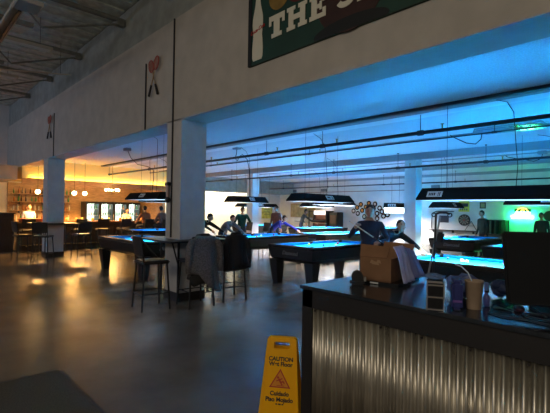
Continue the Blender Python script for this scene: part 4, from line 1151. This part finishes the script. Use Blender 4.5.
l2 = bpy.data.lights.new('neon_wall_glow', 'POINT'); l2.energy = 26; l2.color = (.0, 1.0, .22); l2.shadow_soft_size = .15
t.scale = (.88, 1, .82)
lo = bpy.data.objects.new('neon_wall_glow', l2); COL.objects.link(lo); lo.parent = t; lo.location = (0, -1.0, -.25)
t = thing('display_case', 'low dark-framed case standing under the green glow left of the neon sign', 'case', (-6.55, YW - .3, 0))
MB().box((0, 0, .35), (1.0, .5, .70)).build('cabinet_body', M_darkwood, t)
mb = MB()
for s in (-1, 1):
    for q in (-1, 1): mb.box((s * .48, q * .23, 1.0), (.035, .035, .6))
mb.box((0, 0, 1.31), (1.0, .5, .03)); mb.build('case_frame', M_black, t)
MB().box((0, .22, 1.0), (.92, .01, .58)).build('back_sheet', mat('case_green', (.10, .25, .14), .6), t)
mb = MB()
for a in (-.3, -.1, .1, .3): mb.box((a, .0, 1.0), (.02, .3, .58))
mb.build('divider', M_black, t)
o = tag(MB().cyl((0, 0, 0), (0, -.05, 0), .22, seg=24).build('round_wall_plaque', M_black, loc=(-4.55, YW, 1.53)), 'dark round plaque on the back wall at the right edge', 'plaque')
# jukebox and red machine
t = thing('arcade_cabinet', 'dark framed arcade cabinet with a lit white header against the back wall', 'arcade machine', (-16.35, YB - .42, 0))
MB().box((0, .05, .55), (.95, .66, 1.10)).build('cabinet_body', mat('brown_red_laminate', (.16, .045, .035), .5), t)
for s in (-1, 1): MB().box((s * .50, .05, .80), (.06, .72, 1.60)).build('side_panel', M_black, t)
MB().box((0, .02, 1.48), (.92, .6, .24)).build('header', mat('lit_header', (.9, .85, .8), .5, emit=(1, .9, .82), estr=1.6), t)
MB().box((0, .1, 1.22), (.92, .5, .28)).build('screen', mat('arcade_screen', (.25, .07, .05), .3), t)
MB().box((0, -.34, .98), (.9, .22, .06), rot=(.25, 0, 0)).build('control_panel', M_black, t)
t = thing('change_machine', 'tall dark machine standing right of the arcade cabinet', 'machine', (-15.35, YB - .35, 0))
MB().box((0, 0, .76), (.6, .6, 1.52), bevel=.02).build('machine_body', M_black, t)
MB().box((0, -.305, 1.1), (.42, .02, .5)).build('front_window', mat('machine_window', (.12, .06, .06), .2), t)
MB().box((0, -.305, .55), (.3, .02, .2)).build('coin_tray', M_chrome, t)
t = thing('wall_rack_frame', 'open dark frame standing left of the arcade cabinet', 'rack', (-17.35, YB - .15, 0))
mb = MB()
for s in (-1, 1): mb.box((s * .36, 0, .8), (.05, .06, 1.6))
for z in (.55, .98, 1.56): mb.box((0, 0, z), (.72, .06, .05))
mb.build('frame', M_black, t)
t = thing('wall_map', 'large tan map on the back wall behind the grey player', 'map', (-18.4, YW, 1.60))
MB().box((0, -.01, 0), (2.15, .02, .86)).build('sheet', mat('map_tan', (.50, .38, .17), .8, noise=.3, nscale=4), t)
mb = MB()
for s in (-1, 1): mb.box((s * 1.08, -.015, 0), (.04, .03, .90)); mb.box((0, -.015, s * .43), (2.2, .03, .04))
mb.build('frame', M_wood, t)
t = thing('yellow_poster', 'yellow-green poster on the end wall right of the slim inner column', 'poster', (XL + .001, 18.6, 1.52))
MB().box((.01, 0, 0), (.02, .95, 1.0)).build('sheet', mat('poster_yellowgreen', (.58, .55, .12), .7, noise=.35, nscale=5), t)
mb = MB()
for z in (.30, .12, -.05, -.24): mb.box((.022, 0, z), (.006, .55, .05))
mb.build('printed_mark', mat('poster_print', (.30, .33, .08), .7), t)
# dark chairs / bags among the rear tables
for x, y, lb in [(-10.75, 9.45, 'black high-back chair between the green shirt and the blue shirt'), (-11.35, 9.15, 'black high-back chair beside the green-shirted player')]:
    stool(False, x, y, 170, lb, 'chairs among the rear tables')
# ------------------------------------------------------------------ people
def person(name, loc, deg, label, shirt, pants=None, pose='stand', lean=0.0, arms=None, height=1.74, cap=None, sleeves=True, head_turn=0.0, head_nod=0.0, hair=True, extra=None):
    """one continuous skinned figure facing local +y"""
    k = height / 1.75
    t = thing(name, label, 'person', loc, math.radians(deg))
    J = {}
    J['pelvis'] = Vector((0, 0, .95)); J['waist'] = Vector((0, .0, 1.10)); J['chest'] = Vector((0, .0, 1.33)); J['neck'] = Vector((0, 0, 1.47)); J['skull'] = Vector((0, .015, 1.57))
    for s, n in ((-1, 'l'), (1, 'r')):
        J['sho' + n] = Vector((s * .185, 0, 1.405)); J['hip' + n] = Vector((s * .095, 0, .90)); J['knee' + n] = Vector((s * .105, .02, .50)); J['ank' + n] = Vector((s * .11, -.02, .085)); J['toe' + n] = Vector((s * .125, .13, .035))
    R = Matrix.Rotation(-lean, 3, 'X'); P0 = J['pelvis'].copy()
    hb = Vector((0, -.28 * math.sin(lean), -.03 * math.sin(lean))) if pose == 'stand' else Vector((0, 0, 0))
    for n in ('waist', 'chest', 'neck', 'skull', 'shol', 'shor'):
        J[n] = P0 + hb + R @ (J[n] - P0)
    J['pelvis'] = P0 + hb; J['hipl'] += hb; J['hipr'] += hb
    J['kneel'] += hb * .5; J['kneer'] += hb * .5
    if lean > .3 and pose == 'stand': J['anklocal'] = 0
    if pose == 'sit':
        for s, n in ((-1, 'l'), (1, 'r')):
            J['knee' + n] = Vector((s * .14, .40, .92)); J['ank' + n] = Vector((s * .13, .34, .48)); J['toe' + n] = Vector((s * .14, .47, .43))
    J.pop('anklocal', None)
    # arms given as (elbow, hand) in local coordinates, else hanging
    A = arms or {}
    for s, n in ((-1, 'l'), (1, 'r')):
        if n in A: e, w_ = Vector(A[n][0]), Vector(A[n][1])
        else: e, w_ = J['sho' + n] + Vector((s * .05, -.02, -.29)), J['sho' + n] + Vector((s * .06, .07, -.54))
        J['elb' + n] = e; J['wri' + n] = w_
    for n in list(J): J[n] = J[n] * k
    rad = dict(pelvis=.145, waist=.128, chest=.150, neck=.058, skull=.055, shol=.072, shor=.072, elbl=.046, elbr=.046, wril=.031, wrir=.031, hipl=.098, hipr=.098, kneel=.063, kneer=.063, ankl=.045, ankr=.045, toel=.036, toer=.036)
    E = [('pelvis', 'waist'), ('waist', 'chest'), ('chest', 'neck'), ('neck', 'skull'), ('pelvis', 'hipl'), ('pelvis', 'hipr')]
    for n in 'lr': E += [('chest', 'sho' + n), ('sho' + n, 'elb' + n), ('elb' + n, 'wri' + n), ('hip' + n, 'knee' + n), ('knee' + n, 'ank' + n), ('ank' + n, 'toe' + n)]
    names = list(J); idx = {n: i for i, n in enumerate(names)}
    me = bpy.data.meshes.new('skel'); me.from_pydata([J[n] for n in names], [(idx[a], idx[b]) for a, b in E], [])
    tmp = bpy.data.objects.new('skel', me); COL.objects.link(tmp)
    tmp.modifiers.new('sk', 'SKIN'); sd = tmp.modifiers.new('sub', 'SUBSURF'); sd.levels = 1; sd.render_levels = 1
    for n in names:
        v = me.skin_vertices[0].data[idx[n]]; r = rad[n] * k
        v.radius = (r * (1.22 if n in ('chest', 'waist', 'pelvis') else 1), r * (.82 if n in ('chest', 'waist') else 1)) ; v.use_root = (n == 'pelvis')
    dg = bpy.context.evaluated_depsgraph_get()
    m2 = bpy.data.meshes.new_from_object(tmp.evaluated_get(dg)); bpy.data.objects.remove(tmp); bpy.data.meshes.remove(me)
    mb = MB(); mb.bm.from_mesh(m2); bpy.data.meshes.remove(m2)
    ms = [M_skin, shirt, pants or M_denim, M_shoe, M_eye, M_lip]
    zone = {('neck', 'skull'): 0, ('chest', 'neck'): 1}
    def z_of(a, b):
        if (a, b) in zone: return zone[(a, b)]
        if a[:3] == 'elb': return 1 if sleeves else 0
        if a[:3] == 'hip' or a[:3] == 'kne' or b[:3] == 'hip': return 2
        if a[:3] == 'ank': return 3
        return 1
    segs = [(J[a], J[b], z_of(a, b)) for a, b in E]
    for f in mb.bm.faces:
        c = f.calc_center_median(); best = (9, 0)
        for a, b, z in segs:
            ab = b - a; q = max(0, min(1, (c - a).dot(ab) / ab.length_squared)); dd = (c - (a + ab * q)).length
            if dd < best[0]: best = (dd, z)
        f.material_index = best[1]; f.smooth = True
    # head with face
    HR = Matrix.Rotation(-lean + lean * .75 - head_nod, 4, 'X') @ Matrix.Rotation(0, 4, 'Y')
    HR = Matrix.Rotation(head_turn, 4, 'Z') @ HR
    HM = Matrix.Translation(J['skull'] + Vector((0, .02, .03)) * k) @ HR @ Matrix.Diagonal((k, k, k, 1))
    old = set(mb.bm.verts)
    mb.mi = 0
    mb.ball((0, 0, .045), .1, 20, 14, (.76, .93, 1.15))
    for v in mb.bm.verts:
        if v in old: continue
        p = v.co
        if p.z < .03: p.x *= 1 - .28 * min(1, (.03 - p.z) / .1); p.y *= 1 - .10 * min(1, (.03 - p.z) / .1)
        if p.y < 0 and p.z < -.02: p.y *= .8
    mb.cyl((0, .085, .055), (0, .112, .018), .008, .014, 8); mb.ball((0, .106, .016), .014, 8, 6)
    for s in (-1, 1): mb.ball((s * .078, -.005, .03), .026, 8, 6, (.35, .7, 1.1))
    mb.mi = 4
    for s in (-1, 1): mb.ball((s * .030, .083, .050), .011, 8, 6, (1, .5, .6)); mb.box((s * .030, .086, .072), (.034, .010, .006))
    mb.mi = 5
    mb.ball((0, .083, -.022), .021, 10, 6, (1, .45, .3))
    for v in mb.bm.verts:
        if v not in old: v.co = HM @ v.co
    # hands: palm and five bent fingers
    for s, n in ((-1, 'l'), (1, 'r')):
        d = (J['wri' + n] - J['elb' + n]).normalized(); side = d.cross(Vector((0, 0, 1)))
        side = side.normalized() if side.length > .1 else Vector((1, 0, 0)); nrm = side.cross(d).normalized()
        side = side * s
        w0 = J['wri' + n]; mb.mi = 0
        mb.tube([w0 - d * .01, w0 + d * .035, w0 + d * .085], .03, 8, [.027, .038, .034])
        for q, (o_, ln) in enumerate([(-.027, .070), (-.009, .080), (.009, .076), (.026, .060)]):
            b0 = w0 + d * .075 + side * o_
            mb.tube([b0, b0 + d * ln * .45 - nrm * .006, b0 + d * ln * .75 - nrm * .022, b0 + d * ln * .85 - nrm * .045], .009, 6, [.010, .0095, .0085, .007])
        b0 = w0 + d * .03 - side * .032
        mb.tube([b0, b0 - side * .022 + d * .028, b0 - side * .026 + d * .055 - nrm * .012], .010, 6, [.013, .011, .008])
    body = mb.build('body', ms, t)
    # hair or cap as its own piece
    hb_ = MB()
    hb_.ball((0, -.012, .062), .1, 18, 12, (.82, .97, 1.10))
    for v in hb_.bm.verts:
        p = v.co
        if p.y > .02 and p.z < .095: p.z = .095 + (p.z - .095) * .05; p.y = min(p.y, .078)
        if p.z < -.03: p.z = -.03; 
    if cap:
        hb_.prism([(-.06, 0), (.06, 0), (.05, .07), (0, .085), (-.05, .07)], (0, .065, .10), (1, 0, 0), (0, 1, -.15), .010)
    for v in hb_.bm.verts: v.co = HM @ v.co
    hb_.build('cap' if cap else 'hair', cap or M_hair, t, smooth=True)
    return t
def shirtm(n, c): return mat('cloth_' + n, c, .9, noise=.2, nscale=12, bump=.15, bscale=30)
def cue(p0, p1, label):
    p0, p1 = Vector(p0), Vector(p1); d = p1 - p0
    t = thing('pool_cue', label, 'cue', p0, 0, 'pool cues')
    MB().cyl((0, 0, 0), d * .48, .0145, .011, 10).build('butt', M_cuebutt, t, smooth=True)
    MB().cyl(d * .48, d * .985, .011, .0068, 10).build('shaft', M_cue, t, smooth=True)
    MB().cyl(d * .985, d, .0066, .006, 8).build('tip', M_tip, t)
# dark man with the cue, between the middle table and the glaring one
person('person', (-4.02, 6.02, 0), 213, 'person in dark clothes standing with a cue before the record cluster', shirtm('navy_black', (.018, .022, .035)), lean=.14, arms={'r': ((.36, .14, 1.17), (.23, .37, 1.36)), 'l': ((-.31, .08, 1.14), (-.17, .30, 1.12))}, height=1.72)
cue((-3.48, 5.95, .95), (-4.00, 5.41, 1.44), 'pool cue slanting across the dark man by the records')
# man bent low at the left end of the glaring table
person('person', (-4.22, 6.90, 0), -95, 'person in black bending low over the glaring table, face toward us', shirtm('black', (.014, .014, .016)), lean=.98, arms={'l': ((-.16, .46, 1.02), (-.05, .68, .93)), 'r': ((.30, .22, 1.20), (.22, .18, .98))}, height=1.76, head_nod=-.55, head_turn=-.55)
cue((-4.6, 6.6, 1.02), (-3.2, 6.78, .87), 'pool cue under the man bending over the glaring table')
# at the table behind the coats
person('person', (-10.78, 7.02, 0), -65, 'person in a dark jacket hunched over right of the near column', shirtm('dark_jacket', (.016, .016, .018)), lean=.95, arms={'l': ((-.2, .5, 1.0), (-.1, .75, .9)), 'r': ((.3, .3, 1.1), (.2, .5, .95))}, height=1.74)
person('person', (-10.62, 7.85, 0), -80, 'person in a pale top reaching over the table edge behind the coats', shirtm('pale_grey', (.20, .21, .23)), lean=.85, arms={'l': ((-.2, .5, 1.0), (-.12, .74, .9)), 'r': ((.25, .42, 1.0), (.14, .66, .9))}, height=1.64)
person('person', (-12.2, 9.75, 0), -120, 'person in a green shirt and cap standing behind the coat-side table', shirtm('forest_green', (.018, .065, .030)), lean=.25, arms={'l': ((-.32, .16, 1.1), (-.18, .40, 1.0)), 'r': ((.32, .16, 1.1), (.2, .40, 1.0))}, height=1.72, cap=shirtm('dark_cap', (.02, .025, .02)))
person('person', (-10.85, 10.32, 0), -70, 'person in a bright blue shirt bending over a rear table', shirtm('royal_blue', (.02, .025, .30)), lean=1.0, arms={'l': ((-.16, .56, 1.0), (-.05, .80, .9)), 'r': ((.32, .25, 1.15), (.24, .25, .95))}, height=1.72, head_nod=-.4)
person('person', (-12.75, 12.05, 0), 200, 'person in a brown shirt standing behind the blue-shirted player', shirtm('brown', (.16, .06, .04)), pants=M_denim, height=1.76)
person('person', (-14.4, 15.5, 0), -60, 'person in grey standing with a cue in front of the tan map', shirtm('slate_grey', (.07, .075, .07)), lean=.40, arms={'l': ((-.25, .42, 1.06), (-.16, .66, .98)), 'r': ((.34, .05, 1.12), (.26, .20, .98))}, height=1.72, cap=shirtm('black_cap', (.015, .015, .018)))
cue((-14.7, 15.2, 1.05), (-13.2, 16.0, .95), 'pool cue held out by the grey player at the far table')
person('person', (-5.53, 15.3, 0), 150, 'person in dark green-lit clothes standing left of the neon case', shirtm('teal_dark', (.03, .07, .06)), lean=.1, height=1.70)
person('person', (-3.95, 16.2, 0), 170, 'person in a dark top with a pale sleeve right of the neon sign', shirtm('charcoal', (.03, .045, .04)), lean=.15, height=1.66)
# people at the bar
person('person', (-15.65, 7.55, 0), 100, 'bar patron in an orange-lit top, left of the pair under the dark lamps', shirtm('rust', (.34, .12, .06)), pose='sit', lean=.1, arms={'l': ((-.3, .15, 1.15), (-.2, .38, 1.08)), 'r': ((.3, .15, 1.15), (.2, .38, 1.08))}, height=1.68)
person('person', (-15.3, 8.12, 0), 110, 'bar patron in a grey-brown jacket, right of the pair under the dark lamps', shirtm('taupe', (.17, .12, .11)), pose='sit', lean=.15, arms={'l': ((-.3, .15, 1.15), (-.2, .38, 1.08)), 'r': ((.3, .15, 1.15), (.2, .38, 1.08))}, height=1.68)
for x, y, lb in [(-15.65, 7.55, 'bar stool under the orange-lit patron'), (-15.3, 8.12, 'bar stool under the patron in the grey-brown jacket')]:
    stool(False, x, y, 100, lb, 'stools under the bar patrons')
person('person', (-18.2, 3.95, 0), -90, 'bartender in a pale blue shirt behind the left end of the bar', shirtm('pale_blue', (.42, .46, .62)), height=1.66)
person('person', (-18.3, 7.9, 0), -90, 'bartender in a white shirt behind the bar before the coolers', shirtm('white', (.75, .70, .62)), height=1.56)
